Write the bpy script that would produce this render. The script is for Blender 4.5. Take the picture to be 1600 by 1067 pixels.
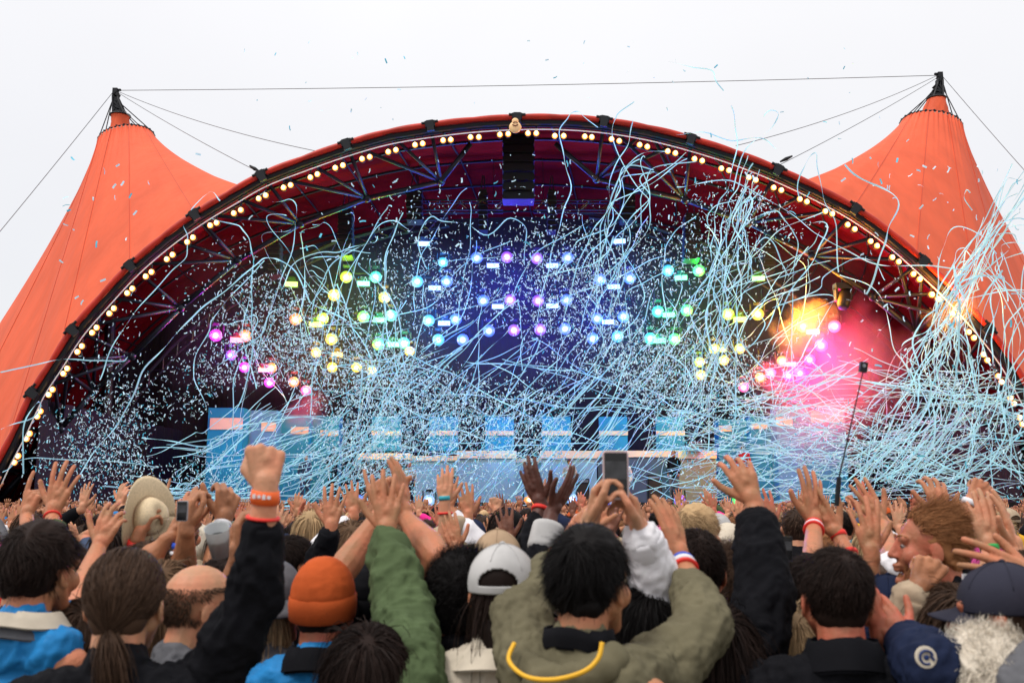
import bpy, math, random
import numpy as np
from mathutils import Vector, Matrix
from math import sin, cos, pi, radians, sqrt, atan2

# ------------------------------------------------------------------ camera, world, sun, exposure
SC = bpy.context.scene
for o in list(bpy.data.objects): bpy.data.objects.remove(o)
COL = SC.collection
F, CX, CY = 1555.0, 800.0, 533.5
PITCH = math.atan((790 - CY) / F)
CAMZ = 1.92
cam = bpy.data.cameras.new('camera'); camo = bpy.data.objects.new('camera', cam); COL.objects.link(camo)
cam.sensor_width = 36; cam.lens = 36 * F / 1600; cam.clip_start = 0.05; cam.clip_end = 2000
camo.location = (0, 0, CAMZ); camo.rotation_euler = (pi / 2 + PITCH, 0, 0)
cam.dof.use_dof = True; cam.dof.focus_distance = 34; cam.dof.aperture_fstop = 5.6
SC.camera = camo
W = bpy.data.worlds.new('World'); SC.world = W; W.use_nodes = True
SUN_EL, SUN_AZ = 62, 235      # azimuth in degrees, clockwise from +Y
nt = W.node_tree; nt.nodes.clear()
wo = nt.nodes.new('ShaderNodeOutputWorld'); bg = nt.nodes.new('ShaderNodeBackground'); bg2 = nt.nodes.new('ShaderNodeBackground')
sky = nt.nodes.new('ShaderNodeTexSky'); sky.sky_type = 'NISHITA'; sky.sun_disc = False
sky.sun_elevation = radians(SUN_EL); sky.sun_rotation = radians(SUN_AZ)
bg.inputs[1].default_value = 0.03; nt.links.new(sky.outputs[0], bg.inputs[0])
tc = nt.nodes.new('ShaderNodeTexCoord'); wn = nt.nodes.new('ShaderNodeTexNoise'); wn.inputs['Scale'].default_value = 1.6; wn.inputs['Detail'].default_value = 5
nt.links.new(tc.outputs['Generated'], wn.inputs['Vector'])
wr = nt.nodes.new('ShaderNodeValToRGB'); nt.links.new(wn.outputs[0], wr.inputs[0])
wr.color_ramp.elements[0].position = 0.3; wr.color_ramp.elements[0].color = (0.715, 0.69, 0.675, 1)
wr.color_ramp.elements[1].position = 0.72; wr.color_ramp.elements[1].color = (0.79, 0.77, 0.755, 1)
nt.links.new(wr.outputs[0], bg2.inputs[0])
sx = nt.nodes.new('ShaderNodeSeparateXYZ'); nt.links.new(tc.outputs['Generated'], sx.inputs[0])     # overcast: the zenith is brighter than the horizon
m1 = nt.nodes.new('ShaderNodeMath'); m1.operation = 'MAXIMUM'; m1.inputs[1].default_value = 0; nt.links.new(sx.outputs['Z'], m1.inputs[0])
m2 = nt.nodes.new('ShaderNodeMath'); m2.operation = 'POWER'; m2.inputs[1].default_value = 2; nt.links.new(m1.outputs[0], m2.inputs[0])
m3 = nt.nodes.new('ShaderNodeMath'); m3.operation = 'MULTIPLY_ADD'; m3.inputs[1].default_value = .8; m3.inputs[2].default_value = .86; nt.links.new(m2.outputs[0], m3.inputs[0]); nt.links.new(m3.outputs[0], bg2.inputs[1])
ad = nt.nodes.new('ShaderNodeAddShader'); nt.links.new(bg.outputs[0], ad.inputs[0]); nt.links.new(bg2.outputs[0], ad.inputs[1])
nt.links.new(ad.outputs[0], wo.inputs[0])
sl = bpy.data.lights.new('sun', 'SUN'); slo = bpy.data.objects.new('sun', sl); COL.objects.link(slo)
sl.energy = 1.5; sl.angle = radians(14); sl.color = (1, 0.96, 0.9)
_az, _el = radians(SUN_AZ), radians(SUN_EL)
_sd = Vector((sin(_az) * cos(_el), cos(_az) * cos(_el), sin(_el)))
slo.rotation_euler = _sd.to_track_quat('Z', 'Y').to_euler()
SC.view_settings.view_transform = 'Standard'; SC.view_settings.look = 'None'; SC.view_settings.gamma = 1
SC.view_settings.exposure = 0.22; SC.view_settings.use_curve_mapping = False
SC.cycles.use_denoising = True
SC.cycles.max_bounces = 6; SC.cycles.diffuse_bounces = 3; SC.cycles.transparent_max_bounces = 6
SC.cycles.sample_clamp_indirect = 4; SC.cycles.volume_bounces = 0; SC.cycles.volume_step_rate = 2

# ------------------------------------------------------------------ helpers
RN = random.Random(11); NR = np.random.default_rng(7)
def P(px, py, Y):
    """world point seen at photograph pixel (px,py), at forward distance Y"""
    x, y = (px - CX) / F, (CY - py) / F
    dy = cos(PITCH) - y * sin(PITCH); dz = sin(PITCH) + y * cos(PITCH)
    t = Y / dy
    return Vector((x * t, Y, CAMZ + dz * t))
def srgb(r, g, b):
    return tuple(((c / 255) / 12.92 if c / 255 < .04045 else ((c / 255 + .055) / 1.055) ** 2.4) for c in (r, g, b))
MATS = {}
def mat(name, col, rough=.7, metal=0, emit=None, estr=0, var=0, vscale=8, bump=0, bscale=40, spec=.4, trans=0, sss=0, sheen=0, stretch=None, island=0, col2=None):
    if name in MATS: return MATS[name]
    m = bpy.data.materials.new(name); m.use_nodes = True; n = m.node_tree; b = n.nodes['Principled BSDF']
    b.inputs['Base Color'].default_value = (*col, 1); b.inputs['Roughness'].default_value = rough; b.inputs['Metallic'].default_value = metal
    b.inputs['Specular IOR Level'].default_value = spec
    if sheen: b.inputs['Sheen Weight'].default_value = sheen
    if sss: b.inputs['Subsurface Weight'].default_value = sss; b.inputs['Subsurface Radius'].default_value = (.012, .004, .002); b.inputs['Subsurface Scale'].default_value = 1
    if emit is not None: b.inputs['Emission Color'].default_value = (*emit, 1); b.inputs['Emission Strength'].default_value = estr
    tcn = n.nodes.new('ShaderNodeTexCoord'); vec = tcn.outputs['Object']
    if stretch:
        mp = n.nodes.new('ShaderNodeMapping'); mp.inputs['Scale'].default_value = stretch; n.links.new(vec, mp.inputs[0]); vec = mp.outputs[0]
    last = None
    if var:
        t = n.nodes.new('ShaderNodeTexNoise'); t.inputs['Scale'].default_value = vscale; t.inputs['Detail'].default_value = 4; n.links.new(vec, t.inputs['Vector'])
        r = n.nodes.new('ShaderNodeValToRGB'); n.links.new(t.outputs[0], r.inputs[0])
        c2 = col2 or tuple(min(1, c * (1 + var)) for c in col); c1 = tuple(c * (1 - var) for c in col)
        r.color_ramp.elements[0].position = .32; r.color_ramp.elements[0].color = (*c1, 1)
        r.color_ramp.elements[1].position = .68; r.color_ramp.elements[1].color = (*c2, 1); last = r.outputs[0]
    if island:
        g = n.nodes.new('ShaderNodeNewGeometry'); mr = n.nodes.new('ShaderNodeMapRange')
        mr.inputs[3].default_value = 1 - island; mr.inputs[4].default_value = 1 + island; n.links.new(g.outputs['Random Per Island'], mr.inputs[0])
        mx = n.nodes.new('ShaderNodeVectorMath'); mx.operation = 'SCALE'
        if last is not None: n.links.new(last, mx.inputs[0])
        else: mx.inputs[0].default_value = col
        n.links.new(mr.outputs[0], mx.inputs['Scale']); last = mx.outputs[0]
    if last is not None: n.links.new(last, b.inputs['Base Color'])
    if bump:
        t = n.nodes.new('ShaderNodeTexNoise'); t.inputs['Scale'].default_value = bscale; t.inputs['Detail'].default_value = 5; n.links.new(vec, t.inputs['Vector'])
        bp = n.nodes.new('ShaderNodeBump'); bp.inputs['Strength'].default_value = min(1, bump); bp.inputs['Distance'].default_value = .3 / bscale
        n.links.new(t.outputs[0], bp.inputs['Height']); n.links.new(bp.outputs[0], b.inputs['Normal'])
    if trans:
        tr = n.nodes.new('ShaderNodeBsdfTranslucent'); mixs = n.nodes.new('ShaderNodeMixShader'); mixs.inputs[0].default_value = trans
        tr.inputs[0].default_value = (*col, 1)
        if last is not None: n.links.new(last, tr.inputs[0])
        n.links.new(b.outputs[0], mixs.inputs[1]); n.links.new(tr.outputs[0], mixs.inputs[2])
        n.links.new(mixs.outputs[0], n.nodes['Material Output'].inputs[0])
    MATS[name] = m; return m

def link(name, me, m=None, parent=None, smooth=False):
    if m is not None:
        for mm in (m if isinstance(m, (list, tuple)) else [m]): me.materials.append(mm)
    if smooth and len(me.polygons): me.polygons.foreach_set('use_smooth', np.ones(len(me.polygons), bool))
    o = bpy.data.objects.new(name, me); COL.objects.link(o)
    if parent is not None: o.parent = parent
    return o
def npmesh(name, V, Fq, k=4):
    """mesh from numpy verts (n,3) and faces (m,k)"""
    V = np.asarray(V, np.float32); Fq = np.asarray(Fq, np.int32)
    me = bpy.data.meshes.new(name)
    me.vertices.add(len(V)); me.vertices.foreach_set('co', V.ravel())
    me.loops.add(Fq.size); me.loops.foreach_set('vertex_index', Fq.ravel())
    me.polygons.add(len(Fq)); me.polygons.foreach_set('loop_start', np.arange(0, Fq.size, Fq.shape[1], dtype=np.int32))
    me.update(calc_edges=True); return me
class MB:
    def __init__(s): s.v = []; s.f = []; s.mi = []; s.cur = 0
    def add(s, vs, fs):
        o = len(s.v); s.v += [tuple(p) for p in vs]; s.f += [tuple(i + o for i in f) for f in fs]; s.mi += [s.cur] * len(fs); return s
    def box(s, c, d, rot=None):
        R = rot or Matrix.Identity(3); c = Vector(c)
        vs = [c + R @ Vector((sx * d[0] / 2, sy * d[1] / 2, sz * d[2] / 2)) for sx in (-1, 1) for sy in (-1, 1) for sz in (-1, 1)]
        return s.add(vs, [(0, 1, 3, 2), (4, 6, 7, 5), (0, 4, 5, 1), (2, 3, 7, 6), (0, 2, 6, 4), (1, 5, 7, 3)])
    def tube(s, pts, r, n=8, caps=True):
        pts = [Vector(p) for p in pts]; N = len(pts)
        rs = r if isinstance(r, (list, tuple)) else [r] * N
        vs = []; up = None
        for i, p in enumerate(pts):
            t = (pts[min(i + 1, N - 1)] - pts[max(i - 1, 0)]).normalized()
            if up is None:
                up = Vector((0, 0, 1)) if abs(t.z) < .9 else Vector((1, 0, 0))
            a = t.cross(up).normalized(); b = a.cross(t).normalized(); up = b
            for k in range(n): vs.append(p + (a * cos(2 * pi * k / n) + b * sin(2 * pi * k / n)) * rs[i])
        fs = [(i * n + k, i * n + (k + 1) % n, (i + 1) * n + (k + 1) % n, (i + 1) * n + k) for i in range(N - 1) for k in range(n)]
        if caps: fs += [tuple(range(n))[::-1], tuple((N - 1) * n + k for k in range(n))]
        return s.add(vs, fs)
    def lathe(s, c, axis, prof, n=16):
        """prof: list of (distance along axis, radius)"""
        axis = Vector(axis).normalized(); up = Vector((0, 0, 1)) if abs(axis.z) < .9 else Vector((1, 0, 0))
        a = axis.cross(up).normalized(); b = a.cross(axis); c = Vector(c); vs = []
        for d, r in prof:
            for k in range(n): vs.append(c + axis * d + (a * cos(2 * pi * k / n) + b * sin(2 * pi * k / n)) * r)
        N = len(prof)
        fs = [(i * n + k, i * n + (k + 1) % n, (i + 1) * n + (k + 1) % n, (i + 1) * n + k) for i in range(N - 1) for k in range(n)]
        fs += [tuple(range(n))[::-1], tuple((N - 1) * n + k for k in range(n))]
        return s.add(vs, fs)
    def ell(s, c, r, nu=16, nv=10, rot=None):
        R = rot or Matrix.Identity(3); c = Vector(c); vs = []
        for j in range(nv + 1):
            ph = pi * j / nv
            for i in range(nu): th = 2 * pi * i / nu; vs.append(c + R @ Vector((r[0] * sin(ph) * cos(th), r[1] * sin(ph) * sin(th), r[2] * cos(ph))))
        fs = []
        for j in range(nv):
            for i in range(nu): fs.append((j * nu + i, (j + 1) * nu + i, (j + 1) * nu + (i + 1) % nu, j * nu + (i + 1) % nu))
        return s.add(vs, fs)
    def grid(s, rows, flip=False):
        """rows: list of equal-length lists of points"""
        n = len(rows[0]); vs = [p for r in rows for p in r]; fs = []
        for j in range(len(rows) - 1):
            for i in range(n - 1):
                q = (j * n + i, j * n + i + 1, (j + 1) * n + i + 1, (j + 1) * n + i); fs.append(q[::-1] if flip else q)
        return s.add(vs, fs)
    def build(s, name, m, parent=None, smooth=False):
        me = bpy.data.meshes.new(name); me.from_pydata([tuple(p) for p in s.v], [], s.f); me.update()
        o = link(name, me, m, parent, smooth)
        if any(s.mi): me.polygons.foreach_set('material_index', s.mi)
        return o
def tag(o, label=None, cat=None, group=None, kind=None):
    if label: o['label'] = label
    if cat: o['category'] = cat
    if group: o['group'] = group
    if kind: o['kind'] = kind
    return o
def empty(name, loc=(0, 0, 0)):
    o = bpy.data.objects.new(name, None); COL.objects.link(o); o.location = loc; o.empty_display_size = .2; return o
def rootat(name, loc, *a, **k):
    return tag(empty(name, loc), *a, **k)
def under(root, o):
    """parent a mesh built in world coordinates to a root placed somewhere"""
    o.parent = root; o.matrix_parent_inverse = Matrix.Translation(root.location).inverted(); return o
def offs(path, d):
    """offset a pixel polyline towards the middle of the stage by d pixels"""
    out = []
    for i, p in enumerate(path):
        a = path[max(i - 1, 0)]; b = path[min(i + 1, len(path) - 1)]
        tx, ty = b[0] - a[0], b[1] - a[1]; L = math.hypot(tx, ty); out.append((p[0] - ty / L * d, p[1] + tx / L * d))
    return out
def interp(path, u):
    """point at arc fraction u of a polyline"""
    L = [0]
    for a, b in zip(path, path[1:]): L.append(L[-1] + math.dist(a, b))
    s = u * L[-1]
    for i in range(len(path) - 1):
        if s <= L[i + 1] + 1e-9:
            t = (s - L[i]) / max(1e-9, L[i + 1] - L[i]); return tuple(x + (y - x) * t for x, y in zip(path[i], path[i + 1]))
    return path[-1]
def crom(pts, n):
    """catmull-rom through points, n samples"""
    p = np.array([pts[0]] + list(pts) + [pts[-1]], float); m = len(pts) - 1; u = np.linspace(0, m - 1e-6, n); i = u.astype(int); t = (u - i)[:, None]
    a, b, c, d = p[i], p[i + 1], p[i + 2], p[i + 3]
    return .5 * (2 * b + (c - a) * t + (2 * a - 5 * b + 4 * c - d) * t ** 2 + (3 * b - a - 3 * c + d) * t ** 3)

# ------------------------------------------------------------------ materials
M_fab = mat('orange_membrane', (.92, .150, .060), .6, var=.10, vscale=.5, stretch=(1.6, 1.6, .35), bump=.25, bscale=1.5, trans=.25, spec=.25)
M_seam = mat('membrane_seam', (.62, .08, .03), .6)
M_canopy_shade = mat('canopy_underside_shade', (.085, .004, .006), .95, var=.3, vscale=.5, bump=.3, bscale=1.2, spec=0)  # orange fabric's underside, its shade put into a dark crimson colour
M_rim = mat('rim_red', (.50, .025, .010), .5, var=.2, vscale=2)
M_blk = mat('black_steel', (.012, .013, .016), .5, .3)
M_stl = mat('dark_blue_steel', (.018, .022, .034), .45, .5, var=.2, vscale=4)
M_gal = mat('galvanised', (.25, .26, .28), .4, .8)
M_cab = mat('cable', (.1, .1, .11), .5, .5)
M_wht = mat('pale_cable', (.75, .7, .66), .5)
M_drape = mat('black_drape', (.004, .004, .009), .9, bump=.4, bscale=2, stretch=(3, 3, .2))
M_blue = mat('blue_set_panel', srgb(18, 132, 160), .6, var=.15, vscale=.8)
M_blue2 = mat('pale_blue_set_panel', srgb(80, 145, 175), .6, var=.12, vscale=.8)
M_cream = mat('cream_band', srgb(212, 194, 158), .7, var=.05, vscale=3)
M_grey = mat('grey_riser_cloth', srgb(118, 158, 172), .8, var=.15, vscale=1)
M_deck = mat('stage_deck', (.02, .02, .022), .6, var=.3, vscale=2)
M_ground = mat('trodden_field', (.10, .085, .06), .95, var=.35, vscale=.6, bump=.5, bscale=6)
# ------------------------------------------------------------------ the setting
g = MB(); n = 24; g.grid([[(-300 + 600 * i / n, -40 + 600 * j / n, 0) for i in range(n + 1)] for j in range(n + 1)], flip=True)
tag(g.build('ground', M_ground), kind='structure')

YA = 34.0                                             # distance of the stage's front arch
RIM = [(-60, 850), (-10, 735), (22, 672), (50, 612), (80, 565), (113, 514), (157, 463), (203, 414), (254, 370), (304, 334), (355, 303), (408, 273), (472, 248), (541, 224), (606, 206), (672, 195), (740, 187), (808, 183),
       (876, 183), (944, 188), (1012, 199), (1080, 216), (1150, 238), (1216, 264), (1278, 293), (1337, 325), (1392, 363), (1443, 407), (1495, 457), (1545, 513), (1583, 565), (1615, 622), (1650, 690), (1680, 760), (1720, 850)]
NODES = RIM[1::2]
stage = rootat('festival_stage', (0, YA, 0), 'huge arched orange tent stage with a dark open front behind the crowd', 'stage')
def pxt(mb, path, Y, r, n=8, dy=0): return mb.tube([P(x, y, Y) for x, y in path], r, n)
# --- shaded underside of the canopy: from the arch rim back and down to the rear of the stage
BACK = [(30, 850), (60, 790), (95, 720), (130, 655), (165, 600), (205, 550), (245, 510), (290, 475), (335, 448), (385, 422), (440, 400), (500, 380), (560, 366), (620, 354), (680, 346), (740, 342), (805, 340),
        (860, 341), (920, 345), (980, 352), (1040, 362), (1100, 376), (1160, 396), (1215, 420), (1262, 446), (1308, 476), (1350, 508), (1390, 545), (1430, 588), (1465, 630), (1498, 675), (1525, 720), (1550, 765), (1575, 810), (1600, 850)]
YB = 50.0
rows = []
A = [P(x, y, YA + .25) for x, y in offs(RIM, 3)]; B = [P(x, y, YB) for x, y in BACK]
NV = 22
for j in range(NV + 1):
    v = j / NV; row = []
    for a, b in zip(crom([tuple(p) for p in A], 137), crom([tuple(p) for p in B], 137)):
        p = a + (b - a) * v; c = np.array([.4, p[1], 2.]); rad = p - c
        p = c + rad * (1 + .055 * sin(pi * v) - .012 * abs(sin(v * pi * 5)))
        row.append(tuple(p))
    rows.append(row)
mb = MB(); mb.grid(rows); canopy_o = mb.build('canopy', M_canopy_shade, smooth=True); under(stage, canopy_o)
# seams and battens running back under the canopy
mb = MB()
for i in range(6, 132, 5): mb.tube([Vector(rows[j][i]) * 1 + Vector((0, 0, -.05)) for j in range(0, NV + 1, 2)], .035, 5)
for j in (5, 10, 15, 20): mb.tube([Vector(p) + Vector((0, 0, -.06)) for p in rows[j][4:-4:2]], .05, 5)
under(stage, mb.build('canopy_batten', M_blk))
# front rim roll of fabric, clamp by clamp
mb = MB()
rp = crom(RIM, 273)
mb.tube([P(x, y, YA) for x, y in rp], [.085 + .025 * abs(sin(pi * i / 8)) for i in range(273)], 10)
under(stage, mb.build('rim_roll', M_rim, smooth=True))
mb = MB(); pxt(mb, offs(RIM, 9), YA + .1, .1); pxt(mb, offs(RIM, 14), YA + .35, .06)
for i in range(0, 272, 3):
    a = offs(rp, 9); mb.tube([P(*a[i], YA + .1), P(*offs(rp, 14)[min(i + 2, 272)], YA + .35)], .02, 4)
under(stage, mb.build('front_arch', M_blk))
for x, y in NODES[:]:
    mb = MB()
    c = P(x, y, YA); tx = (x - 805) / 900
    R = Matrix.Rotation(radians(62) * tx, 3, 'Y')
    mb.box(c, (.36, .3, .2), R); mb.box(c + R @ Vector((0, -.2, -.12)), (.26, .1, .4), R)
    mb.tube([c + R @ Vector((-.3, -.1, .05)), c + R @ Vector((.3, -.1, .05))], .05, 6)
    under(stage, mb.build('arch_clamp', M_blk))
mb = MB(); pxt(mb, offs(rp, 20), YA - .1, .022, 5); under(stage, mb.build('trim_cable', M_wht))
# inner chord of the arch truss and its diagonals
INN = [(-20, 800), (40, 735), (95, 670), (145, 612), (206, 556), (282, 481), (371, 407), (469, 350), (574, 310), (689, 284), (810, 262), (932, 280), (1070, 312), (1170, 348), (1269, 400), (1364, 464), (1432, 520), (1490, 590), (1540, 660), (1590, 740)]
YI = YA + 2.2
mb = MB()
for a, b in zip(INN[:9], INN[1:10]): pxt(mb, [a, b], YI, .105)
pxt(mb, [INN[9], (735, 213 + 12)], YI - .8, .1); under(stage, mb.build('inner_chord', M_stl, smooth=True)); mb = MB()
for a, b in zip(INN[11:], INN[12:]): pxt(mb, [a, b], YI, .105)
pxt(mb, [INN[11], (868, 225)], YI - .8, .1)
under(stage, mb.build('inner_chord', M_stl, smooth=True))
for x, y in INN:
    if abs(x - 810) < 20: continue
    mb = MB(); mb.ell(P(x, y, YI), (.17, .17, .17), 8, 6)
    for q in sorted(RIM[1:-1], key=lambda q: math.dist(q, (x, y)))[:5:2]: mb.tube([P(x, y, YI), P(*q, YA + .3)], .07, 7)
    under(stage, mb.build('truss_brace', M_stl, smooth=True))
mb = MB()   # second, deeper arch with its lattice
D2 = [(150, 700), (205, 610), (270, 540), (350, 470), (430, 420), (520, 380), (620, 352), (700, 340), (920, 340), (1010, 352), (1110, 384), (1195, 430), (1280, 490), (1350, 560), (1400, 630), (1440, 700)]
for half in (D2[:8], D2[8:]):
    pxt(mb, half, YI + 5, .09); pxt(mb, offs(half, 14), YI + 5.4, .06)
    h2 = offs(half, 14)
    for k in range(len(half) - 1):
        for q in range(6):
            u = (k + q / 6) / (len(half) - 1); v = (k + (q + 1) / 6) / (len(half) - 1)
            pxt(mb, [interp(half, u if q % 2 else v), interp(h2, v if q % 2 else u)], YI + 5.2, .028, 4)
under(stage, mb.build('rear_arch', M_blk))
# rear drape, side drapes, deck
mb = MB(); rr = []
bt = [(p.x, p.z) for p in (P(x, y, YB) for x, y in BACK)]; bx = [q[0] for q in bt]; bz = [q[1] for q in bt]
for t in (0, .3, .6, .9, 1):
    rr.append([(x, YB - .1 - .3 * (1 + sin(x * 2.1)) * (1 - .9 * t), 1.2 + (np.interp(x, bx, bz) + .3 - 1.2) * t) for x in np.linspace(bx[0] + .3, bx[-1] - .3, 200)])
mb.grid(rr); under(stage, mb.build('rear_drape', M_drape, smooth=True))
for s in (-1, 1):
    mb = MB(); x0 = P(60 if s < 0 else 1590, 700, YA + 1).x
    rr = [[(x0 + s * (-.6 * 0) + (-s) * 0.0 + (k / 40) * (-s) * 2.2 * 0, YA + .6 + k * .38, z) for k in range(41)] for z in (0, 3.2, 5.6)]
    rr = [[(x0 - s * (.15 + .1 * sin(k * 2.2)) , p[1], p[2]) for k, p in enumerate(r)] for r in rr]
    mb.grid(rr); under(stage, mb.build('side_drape', M_drape, smooth=True))
mb = MB(); mb.box((0, (YA + 1.2 + YB) / 2, 1.96), (40, YB - YA - 1.2, .16)); under(stage, mb.build('stage_deck', M_deck))
mb = MB(); mb.box((0, YA + 1.3, .93), (40, .1, 1.86)); 
for x in np.arange(-19, 20, 2): mb.box((x, YA + 1.22, .93), (.08, .06, 1.86))
under(stage, mb.build('deck_skirt', M_blk))
# emblem at the crown of the arch
em = MB(); c = P(805, 197, YA - .35)
em.lathe(c + Vector((0, -.02, -.08)), (0, -1, 0), [(0, .2), (.05, .22), (.09, .17)], 18); em.lathe(c + Vector((0, -.0, .16)), (0, -1, 0), [(0, .1), (.05, .12), (.09, .07)], 14)
e1 = em.build('crown_emblem', mat('emblem_cream', srgb(250, 205, 150), .5), smooth=True); under(stage, e1)
m2 = MB(); m2.tube([c + Vector((-.1, -.12, -.0)), c + Vector((0, -.13, -.05)), c + Vector((.1, -.12, 0))], .018, 5); m2.tube([c + Vector((-.09, -.12, .07)), c + Vector((0, -.13, .1)), c + Vector((.09, -.12, .07))], .014, 5)
e2 = m2.build('emblem_mark', mat('emblem_dark', (.15, .01, .01), .6)); e2.parent = e1
# ------------------------------------------------------------------ warm lamp pairs along the arch
M_bulb = mat('warm_bulb', (1, .8, .5), .3, emit=(1, .62, .26), estr=4)
M_halo = mat('warm_halo', (.9, .5, .2), .3, emit=(1, .22, .02), estr=1.1)  # glowing disc that paints the orange halo round each bulb
PAIRS = [(735, 213, 748, 213), (692, 218, 704, 217), (648, 225, 660, 223), (606, 236, 618, 233), (565, 247, 577, 244), (523, 261, 535, 257), (484, 276, 495, 271), (442, 292, 453, 288), (403, 309, 414, 304), (364, 332, 375, 327), (327, 351, 337, 347), (291, 377, 300, 370), (259, 404, 268, 397), (226, 431, 235, 424), (197, 457, 205, 450), (169, 489, 176, 481), (142, 519, 149, 511), (119, 549, 126, 540), (97, 583, 103, 575), (74, 616, 80, 608), (56, 650, 61, 642), (39, 685, 44, 677), (20, 722, 26, 712),
         (781, 209, 794, 208), (825, 207, 838, 207), (867, 211, 881, 211), (914, 212, 925, 213), (956, 216, 968, 219), (1000, 225, 1012, 228), (1044, 235, 1056, 238), (1086, 247, 1098, 250), (1128, 262, 1140, 265), (1171, 276, 1182, 280), (1210, 292, 1222, 296), (1251, 310, 1262, 314), (1291, 329, 1302, 333), (1326, 350, 1337, 357), (1362, 376, 1372, 383), (1396, 401, 1406, 408), (1429, 427, 1439, 435), (1458, 459, 1468, 466), (1490, 489, 1499, 496), (1516, 518, 1524, 527), (1539, 553, 1545, 562), (1562, 587, 1567, 596), (1581, 621, 1587, 630), (1596, 652, 1600, 662)]
def warm_proto():
    r = empty('arch_lamp')
    m = MB(); m.lathe((0, .16, 0), (0, -1, 0), [(-.12, .03), (-.1, .1), (.02, .135), (.06, .145), (.06, .125), (.0, .11)], 14); m.box((0, .1, .2), (.05, .05, .16)); m.build('housing', M_blk, r)
    m = MB(); m.lathe((0, .13, 0), (0, -1, 0), [(0, .10), (.02, .104), (.03, .10)], 14); m.build('halo_disc', M_halo, r)
    m = MB(); m.ell((0, .05, 0), (.066, .05, .080), 12, 8); m.build('bulb', M_bulb, r, True)
    return r
def copy_tree(o, parent=None):
    c = o.copy(); COL.objects.link(c)
    if parent is not None: c.parent = parent
    for ch in list(o.children): copy_tree(ch, c)
    return c
wp = warm_proto(); k = 0
ordinal = ['first', 'second', 'third', 'fourth', 'fifth', 'sixth', 'seventh', 'eighth', 'ninth', 'tenth', 'eleventh', 'twelfth', '13th', '14th', '15th', '16th', '17th', '18th', '19th', '20th', '21st', '22nd', '23rd', '24th', '25th']
left = sorted([p for p in PAIRS if p[0] < 800], key=lambda p: -p[0]); right = sorted([p for p in PAIRS if p[0] > 800], key=lambda p: p[0])
for side, lst in (('left', left), ('right', right)):
    for i, pr in enumerate(lst):
        for j in (0, 1):
            q = pr[2 * j:2 * j + 2]; o = wp if k == 0 else copy_tree(wp); k += 1
            o.location = P(q[0], q[1], YA + .15); inner = (j == 1) == (side == 'left')
            tag(o, 'warm lamp, %s of %s pair from the crown, %s side of arch' % ('inner' if inner else 'outer', ordinal[i], side), 'lamp', 'warm lamp pairs along the arch')
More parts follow.
